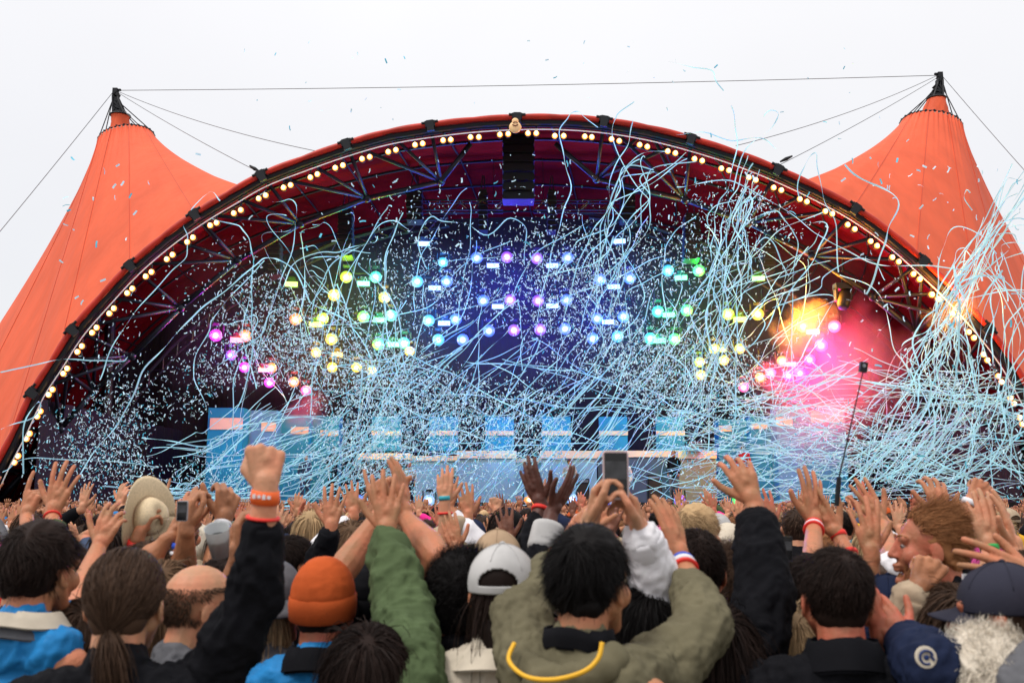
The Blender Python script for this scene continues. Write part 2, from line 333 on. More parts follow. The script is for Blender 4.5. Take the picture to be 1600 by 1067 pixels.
# ------------------------------------------------------------------ tents either side
def tent(side):
    s = -1 if side == 'left' else 1
    YC = 44.0
    if s < 0: rl, rr_, top, slv, slr = (156, 228), (239, 208), (181, 140), ((174, 181), (202, 181)), ((172, 212), (205, 206))
    else: rl, rr_, top, slv, slr = (1409, 188), (1500, 207), (1468, 115), ((1450, 153), (1476, 156)), ((1436, 184), (1481, 190))
    root = rootat('canopy_tent', (P(197 if s < 0 else 1460, 400, YC).x, YC, 0), 'orange membrane peak rising on the %s of the stage arch' % side, 'tent', 'orange tent peaks')
    a, b = P(*rl, YC), P(*rr_, YC); C = (a + b) / 2; ex = (b - a) / 2; ey = Vector((0, ex.length * .95, 0)); 
    ez = Vector((0, 0, -.28 * ex.length)) 
    N = 72; ring = []
    for i in range(N + 1):
        th = 2 * pi * i / N; ring.append(C + ex * cos(th) + ey * sin(th) + Vector((0, 0, .16 * (-sin(th)))))
    # base curve, by angle: outer side at ground, inner side along the arch rim
    def base(th):
        # th: 0 = right (+x), pi/2 = back, pi = left, 3pi/2 = front
        if s < 0: out = th if th <= pi else th
        c, sn = cos(th), sin(th)
        outer = c * s > 0
        if s < 0: gx, gy = P(-205, 790, YC), P(375, 290, YA + 1)
        else: gx, gy = P(1860, 790, YC), P(1262, 283, YA + 1)
        return gx, gy
    rows = []; NS = 40
    # keyed base points (angle from the inner side through the front to the outer side, then the back)
    if s < 0: keys = [(0, P(378, 291, YA + .9)), (.10, P(340, 316, YA + .35)), (.22, P(280, 357, YA + .25)), (.36, P(205, 421, YA + .2)), (.50, P(125, 507, YA + .2)), (.62, P(62, 600, YA + .2)), (.75, P(10, 700, YA + .2)), (.86, P(-30, 785, YA + .6)), (.94, P(-130, 790, YA + 4)), (1.0, P(-205, 790, YC))]
    else: keys = [(0, P(1258, 282, YA + .9)), (.10, P(1300, 306, YA + .35)), (.22, P(1360, 346, YA + .25)), (.36, P(1430, 402, YA + .2)), (.50, P(1500, 470, YA + .2)), (.62, P(1560, 538, YA + .2)), (.75, P(1625, 660, YA + .2)), (.86, P(1690, 785, YA + .6)), (.94, P(1800, 790, YA + 4)), (1.0, P(1860, 790, YC))]
    kx = [k[0] for k in keys]; kp = np.array([tuple(k[1]) for k in keys])
    Q = 110; cols = []
    for i in range(Q + 1):
        u = i / Q
        bp = np.array([np.interp(u, kx, kp[:, d]) for d in range(3)])
        th = (2 * pi - u * pi) if s < 0 else (pi + u * pi)
        rp_ = C + ex * cos(th) + ey * sin(th) + Vector((0, 0, .16 * -sin(th)))
        cols.append((np.array(rp_), bp))
    for i in range(1, 50):    # the back
        u = i / 50; th = (pi - u * pi) if s < 0 else (u * pi)
        rp_ = C + ex * cos(th) + ey * sin(th) + Vector((0, 0, .16 * -sin(th)))
        p0 = kp[-1]; p1 = kp[0]; mid = np.array([p0[0] * .97, YC + 9, 2.0])
        bp = np.array([np.interp(u, (0, .35, .7, 1), (p0[q], (s * 33, 54, 2)[q], (s * 19.5, 51, 13)[q], p1[q])) for q in range(3)])
        cols.append((np.array(rp_), bp))
    cols.append(cols[0])
    rows = []
    for j in range(NS + 1):
        sg = (j / NS) ** 1.3; row = []
        for ci, (r0, b0) in enumerate(cols):
            ex_ = .8 + .22 * max(0, sin(pi * min(1, ci / Q))) ** .4 if ci <= Q else .8; d = sg ** ex_; p = r0 + (b0 - r0) * np.array([sg, sg, d])
            w = .06 * sin(ci * 2 * pi / 5.0) * math.exp(-sg * 10) + .022 * sin(ci * 1.9 + 3 * sg) * math.exp(-sg * 5) + .03 * sin(ci * .9) * math.exp(-(1 - sg) * 9)
            p[1] += w; row.append(tuple(p))
        rows.append(row)
    mb = MB(); mb.grid(rows); under(root, mb.build('membrane', M_fab, smooth=True))
    mb = MB()
    for ci in (18, 40, 62, 84, 103, 120, 140):
        mb.tube([Vector(rows[j][ci]) + Vector((0, -.015, 0)) for j in range(0, NS + 1)], .014, 4)
    under(root, mb.build('seam', M_seam))
    mb = MB(); mb.tube(ring, .045, 8); under(root, mb.build('ring', M_blk, smooth=True))
    mb = MB(); rp2 = [p + Vector((0, 0, -.09)) + (p - C) * .02 for p in ring]; mb.tube(rp2, .03, 6); under(root, mb.build('lacing', mat('lacing_white', (.55, .5, .45), .7)))
    # ring fittings
    mb = MB()
    for i in range(0, N, 3):
        mb.box(ring[i] + Vector((0, 0, .03)), (.07, .09, .08))
    for q in range(9):
        dd = C + ex * (.45 - .05 * q) * (1 if s < 0 else -1) + Vector((.1 * sin(q * 3), .3 * sin(q * 5), .18 + .12 * abs(sin(q * 7)))); 
        mb.box(dd - Vector((0, 0, .12)), (.2, .2, .16), Matrix.Rotation(q, 3, 'Z'))
    under(root, mb.build('ring_fittings', M_blk))
    # fabric sleeve
    sa, sb = P(*slv[0], YC), P(*slv[1], YC); ba, bb = P(*slr[0], YC), P(*slr[1], YC)
    if s > 0: ba, bb = P(1434, 186, YC), P(1482, 192, YC)
    rws = []
    for j in range(13):
        t = j / 12; c1 = (sa + sb) / 2 * (1 - t) + (ba + bb) / 2 * t; r1 = ((sb - sa).length * (1 - t) + (bb - ba).length * t ** 1.3) / 2
        if s > 0: r1 = ((sb - sa).length / 2) * (1 - t) + (bb - ba).length / 2 * t
        rws.append([c1 + Vector((cos(2 * pi * i / 28), sin(2 * pi * i / 28), 0)) * r1 * (1 + .07 * sin(i * 2.3 + j * .8) * (.3 + t)) for i in range(29)])
    mb = MB(); mb.grid(rws); under(root, mb.build('fabric_sleeve', M_fab, smooth=True))
    mb = MB(); c1 = (sa + sb) / 2; r1 = (sb - sa).length / 2 * 1.06; mb.tube([c1 + Vector((cos(2 * pi * i / 24) * r1, sin(2 * pi * i / 24) * r1, 0)) for i in range(25)], .04, 6); under(root, mb.build('sleeve_ring', M_blk))
    # mast head
    T = P(*top, YC); mb = MB()
    for i in range(4):
        th = pi / 4 + i * pi / 2; mb.tube([c1 + Vector((cos(th), sin(th), 0)) * r1 * .8, T + Vector((cos(th), sin(th), 0)) * .13 + Vector((0, 0, -.35)), T + Vector((cos(th), sin(th), 0)) * .07], .045, 6)
    for q in range(7):
        t = .15 + q * .12; pp = c1 * (1 - t) + T * t; mb.box(pp + Vector((.04 * sin(q * 9), 0, 0)), (.5 * (1 - t) + .1, .3, .09), Matrix.Rotation(q * .4, 3, 'Y'))
    mb.box(T + Vector((0, 0, -.12)), (.22, .25, .3)); mb.box(T + Vector((.12 * -s, 0, -.03)), (.24, .1, .08)); mb.tube([(C.x, YC, 0), (C.x * .5 + T.x * .5, YC, C.z), T + Vector((0, 0, -.4))], [.3, .16, .1], 10)
    under(root, mb.build('mast_head', M_blk))
    mb = MB()
    for i, th in enumerate((.15, .9, 2.3, 2.95, 3.7, 5.6)):
        e = C + ex * cos(th) + ey * sin(th); mb.tube([T + Vector((cos(th) * .16, 0, -.75 if i % 2 else -.6)), e + Vector((0, 0, .05))], .025, 5)
    under(root, mb.build('ring_stay', M_blk))
    return root, T
tl, TL = tent('left'); tr_, TR = tent('right')
def cable(lab, pts, r=.014, sag=0, n=24):
    a, b = pts; mb = MB(); mb.tube([a.lerp(b, i / n) - Vector((0, 0, sag * 4 * (i / n) * (1 - i / n))) for i in range(n + 1)], r, 5)
    return tag(mb.build('stay_cable', M_cab), lab, 'cable', 'mast cables')
cable('long thin cable strung high between the two mast heads', (TL + Vector((.1, 0, -.05)), TR - Vector((.1, 0, .1))), .016, .12)
cable('upper cable from the left mast head down to the arch', (TL + Vector((.1, 0, -.1)), P(502, 238, YA + .6)), .013, .25)
c2 = cable('lower cable from the left mast head down to the arch node', (TL + Vector((.1, 0, -.15)), P(410, 272, YA)), .013, .1)
cable('upper cable from the right mast head down to the arch', (TR + Vector((-.1, 0, -.1)), P(1150, 228, YA + .6)), .013, .25)
cable('lower cable from the right mast head down to the arch node', (TR + Vector((-.1, 0, -.2)), P(1214, 260, YA)), .013, .1)
cable('guy cable from the left mast head running down out of the picture on the left', (TL + Vector((-.1, 0, -.1)), P(-40, 410, 40)), .015, .05)
cable('guy cable from the right mast head running down out of the picture on the right', (TR + Vector((.1, 0, -.1)), P(1640, 310, 40)), .015, .05)
for nm, (a, b) in (('left', ((390, 259), (406, 269))), ('right', ((1219, 253), (1238, 244)))):
    mb = MB(); mb.tube([P(*a, YA + .4), P((a[0] + b[0]) / 2, (a[1] + b[1]) / 2, YA + .4), P(*b, YA + .4)], [.03, .07, .03], 8)
    tag(mb.build('turnbuckle', M_blk, smooth=True), 'black turnbuckle at the lower end of the %s mast cable' % nm, 'turnbuckle', 'turnbuckles on the mast cables')

# ------------------------------------------------------------------ what hangs in the stage
def line_array(x, y0, y1, w, Y, lab, k=9):
    r = rootat('line_array', P(x, y0, Y), lab, 'speaker array', 'hanging line arrays'); z0 = P(x, y0, Y).z; z1 = P(x, y1, Y).z; wx = w / F * Y
    h = (z0 - z1) / k
    for i in range(k):
        mb = MB(); t = i / k; c = Vector((P(x, y0, Y).x, Y + .25 * t * t * 2, z0 - h * (i + .5)))
        R = Matrix.Rotation(-.18 * t, 3, 'X'); mb.box(c, (wx, .6, h * .9), R); mb.box(c + Vector((0, -.31, 0)), (wx * .9, .03, h * .7), R); mb.box(c + Vector((wx * .5, 0, 0)), (.05, .5, h * .5), R); mb.box(c - Vector((wx * .5, 0, 0)), (.05, .5, h * .5), R)
        under(r, mb.build('speaker_cabinet', M_blk))
    mb = MB()
    for dx in (-.3, .3): mb.tube([Vector((P(x, y0, Y).x + dx * wx, Y, z0 - .02)), Vector((P(x, y0, Y).x + dx * wx * .3, Y, z0 + .8))], .025, 5)
    mb.box((P(x, y0, Y).x, Y, z0 + .04), (wx * .9, .7, .1)); under(r, mb.build('rigging_frame', M_blk)); return r
line_array(810, 216, 313, 50, YA + 3, 'wide black hanging panel of speakers under the crown of the arch', 7)
line_array(541, 330, 400, 22, YA + 5, 'black speaker array hanging left of centre above the green lamps')
line_array(648, 300, 345, 24, YA + 6, 'short black speaker array hanging at the left end of the high truss', 5)
line_array(980, 300, 345, 22, YA + 6, 'short black speaker array hanging at the right end of the high truss', 5)
line_array(1080, 340, 405, 24, YA + 5, 'black speaker array hanging right of centre above the cyan lamp')
line_array(755, 303, 360, 13, YA + 6.5, 'narrow dark array hanging just left of the wide speaker panel', 8)
line_array(862, 303, 360, 13, YA + 6.5, 'narrow dark array hanging just right of the wide speaker panel', 8)
line_array(430, 385, 430, 20, YA + 6, 'black speaker array hanging on the left over the yellow green strobe', 6)
line_array(1200, 372, 425, 20, YA + 6, 'black speaker array hanging on the right over the green strobe', 6)
def truss(name, lab, a, b, Y, h=.42):
    a, b = P(*a, Y), P(*b, Y); r = rootat(name, a, lab, 'truss', 'lighting trusses'); n = max(3, int((b - a).length / h)); mb = MB()
    for dy, dz in ((0, 0), (h, 0), (0, -h), (h, -h)): mb.tube([a + Vector((0, dy, dz)), b + Vector((0, dy, dz))], .035, 6)
    under(r, mb.build('chord', M_blk)); mb = MB()
    for i in range(n):
        p, q = a.lerp(b, i / n), a.lerp(b, (i + 1) / n); 
        for dy in (0, h): mb.tube([p + Vector((0, dy, 0 if i % 2 else -h)), q + Vector((0, dy, -h if i % 2 else 0))], .02, 4)
        mb.tube([p, p + Vector((0, h, 0))], .02, 4)
    under(r, mb.build('lacing_bar', M_blk))
    mb = MB()
    for t in (.1, .9): p = a.lerp(b, t); mb.tube([p, p + Vector((0, 1.5, 3))], .012, 4)
    under(r, mb.build('hanging_chain', M_blk)); return r
truss('lighting_truss', 'black horizontal truss high up left of the wide speaker panel', (636, 313), (786, 313), YA + 6.2)
truss('lighting_truss', 'black horizontal truss high up right of the wide speaker panel', (834, 313), (990, 313), YA + 6.2)

# ------------------------------------------------------------------ coloured stage lights
def lens_mat(key, col, s):
    nm = 'lens_' + key
    if nm in MATS: return MATS[nm]
    m = bpy.data.materials.new(nm); m.use_nodes = True; n = m.node_tree; b = n.nodes['Principled BSDF']
    b.inputs['Base Color'].default_value = (.05, .05, .05, 1); b.inputs['Roughness'].default_value = .3
    t = n.nodes.new('ShaderNodeTexCoord'); ln = n.nodes.new('ShaderNodeVectorMath'); ln.operation = 'LENGTH'; n.links.new(t.outputs['Object'], ln.inputs[0])
    rp = n.nodes.new('ShaderNodeValToRGB'); rp.color_ramp.interpolation = 'EASE'; mr = n.nodes.new('ShaderNodeMapRange'); mr.inputs[2].default_value = .34; n.links.new(ln.outputs['Value'], mr.inputs[0]); n.links.new(mr.outputs[0], rp.inputs[0])
    hot = tuple(.45 + .55 * c for c in col)
    e = rp.color_ramp.elements; e[0].position = .28; e[0].color = (*[1.6 + 4 * c for c in col], 1); e[1].position = 1; e[1].color = (*[c * .2 for c in col], 1)
    q = e.new(.42); q.color = (*[.22 + 1.7 * c for c in col], 1)
    q = e.new(.58); q.color = (*[c * 1.15 for c in col], 1)  # coloured outer stops paint the lamp's halo onto the lens
    n.links.new(rp.outputs[0], b.inputs['Emission Color']); b.inputs['Emission Strength'].default_value = 1; MATS[nm] = m; return m
HUE = {'magenta': (.85, .02, .9), 'orange': (1, .3, .03), 'pink': (1, .12, .4), 'yellow green': (.55, .95, .04), 'green': (.08, .95, .16), 'teal': (.02, .9, .6), 'yellow': (1, .7, .03), 'blue': (.06, .18, 1), 'cyan': (.04, .5, 1), 'violet': (.28, .06, 1), 'red': (1, .12, .04), 'white blue': (.25, .5, 1)}
PT = []   # accent lights
def round_proto(col):
    r = empty('stage_light')
    m = MB(); m.lathe((0, .5, 0), (0, -1, 0), [(-.05, .08), (0, .15), (.25, .2), (.42, .25), (.46, .25)], 16); m.build('housing', M_blk, r, True)
    m = MB(); m.box((0, .35, .42), (.3, .2, .12)); m.box((-.28, .3, .18), (.05, .12, .5)); m.box((.28, .3, .18), (.05, .12, .5)); m.build('yoke', M_blk, r)
    m = MB(); m.lathe((0, .02, 0), (0, -1, 0), [(0, .25), (.03, .24), (.07, .17), (.09, .08)], 20); m.build('lens', lens_mat(col, HUE[col], 9), r, True)
    return r
def strobe_proto(col):
    r = empty('strobe_light'); c = HUE[col]
    m = MB(); m.box((0, .15, 0), (.56, .24, .3)); m.box((0, .15, .22), (.3, .1, .14)); m.build('housing', M_blk, r)
    m = MB(); m.box((0, .01, 0), (.5, .04, .19)); m.build('lamp_face', mat('strobe_' + col, (.1, .1, .1), .4, emit=tuple(.16 + .84 * x for x in c), estr=2.2), r)
    return r
ROUND = {
 'magenta': [(337, 524), (382, 574), (421, 598), (1232, 587), (1250, 583)], 'orange': [(383, 525), (424, 575), (459, 597), (462, 499), (1188, 590), (1222, 564), (1255, 510)],
 'pink': [(478, 610), (1304, 510), (1162, 605), (1204, 583)], 'yellow green': [(541, 433), (504, 498), (1138, 491), (1093, 566)], 'green': [(568, 495), (591, 538), (1092, 423), (1073, 485), (1054, 530)],
 'teal': [(587, 433), (611, 493), (631, 536), (1028, 487), (1016, 529)], 'yellow': [(518, 530), (494, 551), (519, 574), (557, 574), (581, 580), (640, 549), (601, 465), (1184, 491), (1156, 545), (1131, 563), (1095, 586), (1116, 545), (522, 461)],
 'cyan': [(652, 440), (670, 501), (685, 531), (1044, 423), (692, 410), (965, 526)], 'blue': [(698, 440), (712, 499), (723, 531), (745, 403), (755, 470), (764, 517), (938, 437), (984, 435), (933, 498), (974, 495), (926, 529), (883, 514), (887, 403), (885, 469)],
 'violet': [(792, 402), (839, 404), (797, 469), (841, 470), (803, 516), (844, 515), (1265, 562), (1283, 540), (361, 555)]}
STROBE = {'yellow green': [(455, 444), (493, 507), (1156, 499), (1127, 546)], 'teal': [(568, 443), (593, 500), (614, 538), (1064, 434), (1045, 492), (1030, 532)], 'red': [(370, 531)], 'orange': [(412, 578), (1235, 569)],
 'yellow': [(527, 554), (1270, 518)], 'white blue': [(662, 381), (679, 450), (694, 505), (770, 415), (863, 415), (778, 479), (863, 478), (968, 377), (959, 448), (950, 503)], 'green': [(1185, 435)]}
def ydep(x, y): return YA + 4.5 + 2.5 * (1 - ((x - 805) / 520) ** 2)
def place(x, y):
    h = 'upper' if y < 440 else 'middle' if y < 520 else 'lower'
    s = 'far left' if x < 440 else 'left' if x < 640 else 'left of centre' if x < 740 else 'middle' if x < 900 else 'right of centre' if x < 1000 else 'right' if x < 1200 else 'far right'
    return h, s
rank = {}
for kind, D, pf, cat in (('round', ROUND, round_proto, 'stage light'), ('strobe', STROBE, strobe_proto, 'strobe')):
    for col, lst in D.items():
        pr = pf(col); cells = {}
        for q in sorted(lst): cells.setdefault(place(*q), []).append(q)
        first = True
        for (h, s), qs in cells.items():
            for i, q in enumerate(qs):
                o = pr if first else copy_tree(pr); first = False
                o.location = P(*q, ydep(*q)); o.scale = (1, 1, 1) if q[1] < 545 and q[0] != 692 else (.85,) * 3
                o.rotation_euler = (radians(RN.uniform(8, 22)), 0, -o.location.x * .02)
                nth = '' if len(qs) == 1 else (' %s from the left' % ordinal[i])
                tag(o, ('glowing %s %s, %s row, %s' % (col, 'round light' if kind == 'round' else 'bar strobe', h, s)) + (',' + nth if nth else ''), cat, 'round stage lights' if kind == 'round' else 'bar strobes')
# bars the lights hang on
BARS = [((728, 397), (905, 397)), ((738, 463), (903, 463)), ((748, 511), (900, 511)), ((636, 434), (714, 434)), ((654, 494), (728, 494)), ((668, 526), (740, 526)), ((922, 431), (1000, 431)), ((918, 492), (990, 492)), ((910, 522), (982, 522)),
        ((525, 427), (604, 427)), ((552, 489), (626, 489)), ((576, 532), (648, 532)), ((1030, 417), (1107, 417)), ((1014, 481), (1088, 481)), ((1002, 524), (1070, 524)), ((446, 493), (520, 493)), ((478, 545), (535, 545)), ((1124, 485), (1200, 485)), ((1100, 540), (1170, 540)),
        ((322, 518), (398, 518)), ((368, 568), (438, 568)), ((1240, 504), (1320, 504)), ((1210, 558), (1280, 558)), ((1176, 582), (1262, 582)), ((640, 372), (684, 372)), ((948, 368), (990, 368)), ((440, 436), (472, 436)), ((1168, 427), (1202, 427))]
BARCELL = {}
for i, (a, b) in enumerate(BARS):
    Y = ydep((a[0] + b[0]) / 2, 0) + .5; r = rootat('lighting_bar', P(*a, Y), 'black pipe', 'lighting bar', 'bars the stage lights hang on')
    BARCELL.setdefault(place((a[0] + b[0]) / 2, a[1] + 6), []).append((a[0], r))
    mb = MB(); mb.tube([P(*a, Y), P(*b, Y)], .04, 6); mb.tube([P(*a, Y) - Vector((0, 0, .25)), P(*b, Y) - Vector((0, 0, .25))], .03, 6); under(r, mb.build('pipe', M_blk)); mb = MB()
    for t in (.12, .88): p = P(*a, Y).lerp(P(*b, Y), t); mb.tube([p, p + Vector((0, 0, .9))], .015, 4)
    under(r, mb.build('hanger', M_blk))
for (h, s_), lst in BARCELL.items():
    for i, (_, r) in enumerate(sorted(lst, key=lambda t: t[0])): r['label'] = 'black pipe behind %s lights, %s%s' % (h, s_, '' if len(lst) == 1 else ', %s from left' % ordinal[i])
# big moving head hung at the right
r = rootat('moving_head_light', P(1318, 440, YA + 2.5), 'big black moving head light hanging under the arch brace on the right', 'moving light')
c = P(1316, 448, YA + 2.5); mb = MB(); mb.box(c, (.6, .45, .22)); mb.box(c + Vector((-.26, 0, -.3)), (.08, .3, .5)); mb.box(c + Vector((.26, 0, -.3)), (.08, .3, .5)); mb.tube([c, c + Vector((.1, 0, 1.2))], .04, 6); under(r, mb.build('yoke', M_blk))
mb = MB(); mb.lathe(c + Vector((.1, 0, -.15)), (-.25, -.3, -.9), [(0, .16), (.2, .24), (.5, .25), (.75, .2), (.78, .14)], 16); under(r, mb.build('lamp_head', M_blk, smooth=True))
# coloured light spilled by the rigs on cloth, deck and smoke
def spill(x, y, Y, col, power, rad=.6):
    l = bpy.data.lights.new('rig_spill', 'POINT'); l.color = col; l.energy = power; l.shadow_soft_size = rad; o = bpy.data.objects.new('rig_spill', l); COL.objects.link(o); o.location = P(x, y, Y)
for a in [(800, 440, 48.5, (.02, .02, 1), 640), (700, 480, 48.5, (.02, .06, 1), 460), (940, 480, 48.5, (.02, .04, 1), 500), (850, 530, 48.5, (.05, .03, 1), 250), (570, 450, 47.5, (.03, .8, .3), 110), (1070, 460, 47.5, (.02, .7, .5), 120), (530, 560, 47, (1, .6, .02), 110),
          (430, 600, 48, (1, .01, .3), 70), (1150, 540, 47, (.7, .8, .03), 100), (370, 550, 47, (.8, .03, .5), 60), (800, 600, 44, (.05, .4, 1), 100), (350, 700, 41.5, (.08, .8, 1), 60), (1260, 700, 41.5, (.08, .8, 1), 60), (800, 690, 41.5, (.15, .6, 1), 40), (600, 690, 41.5, (.15, .6, 1), 50), (1000, 690, 41.5, (.15, .6, 1), 50)]: spill(*a)
def glow(x, y, col, p): spill(x, y, ydep(x, y) - .55, tuple(c * c for c in col), p, .12)
for col, lst in ROUND.items():
    for q in lst: glow(*q, HUE[col], 150)
for col, lst in STROBE.items():
    for q in lst: glow(*q, HUE[col], 60)
def volume(name, lab, cat, box, dens, col=(1, 1, 1), group=None, blob=None, scale=.5, aniso=.2):
    m = bpy.data.materials.new(name); m.use_nodes = True; n = m.node_tree; n.nodes.clear(); out = n.nodes.new('ShaderNodeOutputMaterial'); pv = n.nodes.new('ShaderNodeVolumePrincipled')
    pv.inputs['Color'].default_value = (*col, 1); pv.inputs['Density'].default_value = dens; pv.inputs['Anisotropy'].default_value = aniso; n.links.new(pv.outputs[0], out.inputs['Volume'])
    (x0, y0, z0), (x1, y1, z1) = box; c = Vector(((x0 + x1) / 2, (y0 + y1) / 2, (z0 + z1) / 2)); d = Vector((x1 - x0, y1 - y0, z1 - z0))
    if blob:
        tcn = n.nodes.new('ShaderNodeTexCoord'); no = n.nodes.new('ShaderNodeTexNoise'); no.inputs['Scale'].default_value = scale; no.inputs['Detail'].default_value = 4; n.links.new(tcn.outputs['Object'], no.inputs['Vector'])
        mp = n.nodes.new('ShaderNodeMapping'); mp.inputs['Scale'].default_value = (2 / d.x, 2 / d.y, 2 / d.z); n.links.new(tcn.outputs['Object'], mp.inputs[0])
        ln = n.nodes.new('ShaderNodeVectorMath'); ln.operation = 'LENGTH'; n.links.new(mp.outputs[0], ln.inputs[0])
        s1 = n.nodes.new('ShaderNodeMath'); s1.operation = 'MULTIPLY_ADD'; s1.inputs[1].default_value = 1.9; s1.inputs[2].default_value = -.40; n.links.new(no.outputs[0], s1.inputs[0])
        s2 = n.nodes.new('ShaderNodeMath'); s2.operation = 'SUBTRACT'; n.links.new(s1.outputs[0], s2.inputs[0]); n.links.new(ln.outputs['Value'], s2.inputs[1])
        s3 = n.nodes.new('ShaderNodeMath'); s3.operation = 'MULTIPLY'; s3.use_clamp = False; mxx = n.nodes.new('ShaderNodeMath'); mxx.operation = 'MAXIMUM'; mxx.inputs[1].default_value = 0; n.links.new(s2.outputs[0], mxx.inputs[0]); n.links.new(mxx.outputs[0], s3.inputs[0]); s3.inputs[1].default_value = dens; n.links.new(s3.outputs[0], pv.inputs['Density'])
    mb = MB()
    if blob: mb.ell((0, 0, 0), (d.x / 2, d.y / 2, d.z / 2), 24, 16)
    else: mb.box((0, 0, 0), d)
    o = mb.build(name, m); o.location = c; return tag(o, lab, cat, group, 'stuff')
p0, p1 = P(240, 700, YA + 3.2), P(1380, 340, YA + 3.2)
volume('halo_haze', 'thin added haze that gives the coloured stage lights their halos', 'haze', ((p0.x, YA + 3.3, 6.5), (p1.x, YA + 9.5, P(800, 375, YA + 4).z)), .0034)  # haze volume added so that the lamps get halos
a, b = P(1130, 810, YA + 3), P(1510, 375, YA + 3)
volume('smoke', 'thick pink and orange lit smoke billowing at the right end of the stage', 'smoke', ((a.x, YA + .6, 1.8), (b.x, YA + 7, b.z)), .55, (1, .50, .54), 'stage smoke', True, .33)  # pink of the stage lamps put partly into the smoke colour
a, b = P(1185, 590, YA + 3), P(1330, 425, YA + 3)
volume('smoke', 'amber lit smoke drifting over the yellow lights left of the pink cloud', 'smoke', ((a.x, YA + 1.2, a.z), (b.x, YA + 5, b.z)), .75, (1, .74, .38), 'stage smoke', True, .7)  # second volume, orange lamp light tinted into its colour
a, b = P(1425, 540, YA - .5), P(1560, 430, YA - .5)
volume('smoke', 'wisp of orange lit smoke curling round the right arch lamps', 'smoke', ((a.x, YA - 1.6, a.z), (b.x, YA + .9, b.z)), .6, (1, .78, .5), 'stage smoke', True, .8)  # lamp orange also tinted into this wisp's colour
a, b = P(400, 700, YA + 6), P(540, 570, YA + 6)
volume('smoke', 'small puff of pink lit smoke over the left set blocks', 'smoke', ((a.x, YA + 5.5, a.z), (b.x, YA + 9, b.z)), .6, (1, .5, .65), 'stage smoke', True, .7)  # pink stage light mixed into this puff's colour
for x, y, dY, cc, pw in [(1330, 480, 4.5, (1, .02, .06), 330), (1380, 560, 5, (1, .02, .10), 300), (1420, 640, 4, (1, .03, .22), 160), (1290, 560, 5, (1, .10, .30), 260), (1310, 640, 4, (1, .22, .30), 420), (1240, 490, 2.6, (1, .42, .01), 1500), (1290, 462, 2.4, (1, .30, .01), 1000), (1265, 555, 2.5, (.9, .1, 1), 60), (1470, 465, -.2, (1, .42, .06), 420), (1500, 495, -.2, (1, .45, .1), 300), (1435, 450, .3, (1, .33, .03), 260), (470, 620, 8.0, (1, .02, .25), 90), (582, 600, 6, (1, .45, .02), 60)]: spill(x, y, YA + dY, cc, pw * .62, .5)

# ------------------------------------------------------------------ set on the deck
SETS = [  # x0,x1,ytop,(cream y0,y1,x0,x1),Y,material
 (326, 381, 637, (653, 671, 329, 379), 43.0, M_blue), (383, 433, 641, (660, 674, 409, 431), 44.2, M_blue2), (438, 484, 648, (667, 678, 455, 482), 45.2, M_blue), (486, 530, 650, (672, 681, 501, 529), 46.0, M_blue),
 (1122, 1170, 655, (665, 674, 1123, 1143), 46.0, M_blue), (1172, 1210, 650, (660, 670, 1174, 1199), 45.2, M_blue), (1212, 1262, 634, (652, 665, 1212, 1238), 44.2, M_blue2), (1266, 1320, 641, (642, 660, 1267, 1318), 43.0, M_blue)]
for i, (x0, x1, yt, cr, Y, m) in enumerate(SETS):
    a, b = P(x0, yt, Y), P(x1, yt, Y); side = 'left' if i < 4 else 'right'
    lab = ['tallest blue set block at the left end of the stage', 'pale blue set block second from the left end', 'blue set block third from the left end', 'blue set block fourth from the left end', 'blue set block nearest the middle on the right side', 'narrow blue set block in from the right end', 'pale topped set block second from the right end', 'wide blue set block at the right end of the stage'][i]
    r = rootat('set_block', (a.x, Y, 2.04), lab, 'set block', 'stepped blue set blocks')
    mb = MB(); mb.box(((a.x + b.x) / 2, Y + .5, (a.z + 2.05) / 2), (b.x - a.x, 1.0, a.z - 2.05)); under(r, mb.build('panel', m))
    c0, c1 = P(cr[2], cr[0], Y), P(cr[3], cr[1], Y); mb = MB(); mb.box(((c0.x + c1.x) / 2, Y - .03, (c0.z + c1.z) / 2), (c1.x - c0.x, .06, c0.z - c1.z)); under(r, mb.build('cream_stripe', M_cream))
for i, (x0, x1) in enumerate([(581, 626), (671, 715), (758, 803), (847, 892), (936, 981), (1025, 1070)]):
    Y = 44.5; r = rootat('hanging_backdrop', (P(x0, 700, Y).x, Y, P(x0, 705, Y).z), 'blue hanging set panel with a cream stripe, %s of six across the middle' % ordinal[i], 'set panel', 'blue panels across the middle of the stage')
    a, b = P(x0, 651, Y), P(x1, 704, Y); mb = MB(); mb.box(((a.x + b.x) / 2, Y + .12, (a.z + b.z) / 2), (b.x - a.x, .24, a.z - b.z)); under(r, mb.build('panel', M_blue))
    a, b = P(x0, 673, Y), P(x1, 680, Y); mb = MB(); mb.box(((a.x + b.x) / 2, Y - .03, (a.z + b.z) / 2), (b.x - a.x, .06, a.z - b.z)); under(r, mb.build('cream_stripe', M_cream))
def riser(x0, x1, y0, yc, lab, Y=42.5, m=M_grey):
    a, b = P(x0, y0, Y), P(x1, y0, Y); r = rootat('drum_riser', (a.x, Y, 2.04), lab, 'riser', 'cloth fronted risers')
    c = P(x0, yc, Y); mb = MB(); mb.box(((a.x + b.x) / 2, Y + .8, (c.z + 2.05) / 2), (b.x - a.x, 1.6, c.z - 2.05)); under(r, mb.build('riser_front', m))
    mb = MB(); mb.box(((a.x + b.x) / 2, Y + .77, (a.z + c.z) / 2), (b.x - a.x + .06, 1.66, a.z - c.z)); under(r, mb.build('riser_top', M_cream))
riser(715, 806, 704, 716, 'wide grey riser with a cream top left of the stage centre')
riser(806, 846, 716, 722, 'low narrow riser in the gap at the stage centre', 42.8)
riser(846, 932, 704, 716, 'grey riser with a cream top right of the stage centre')
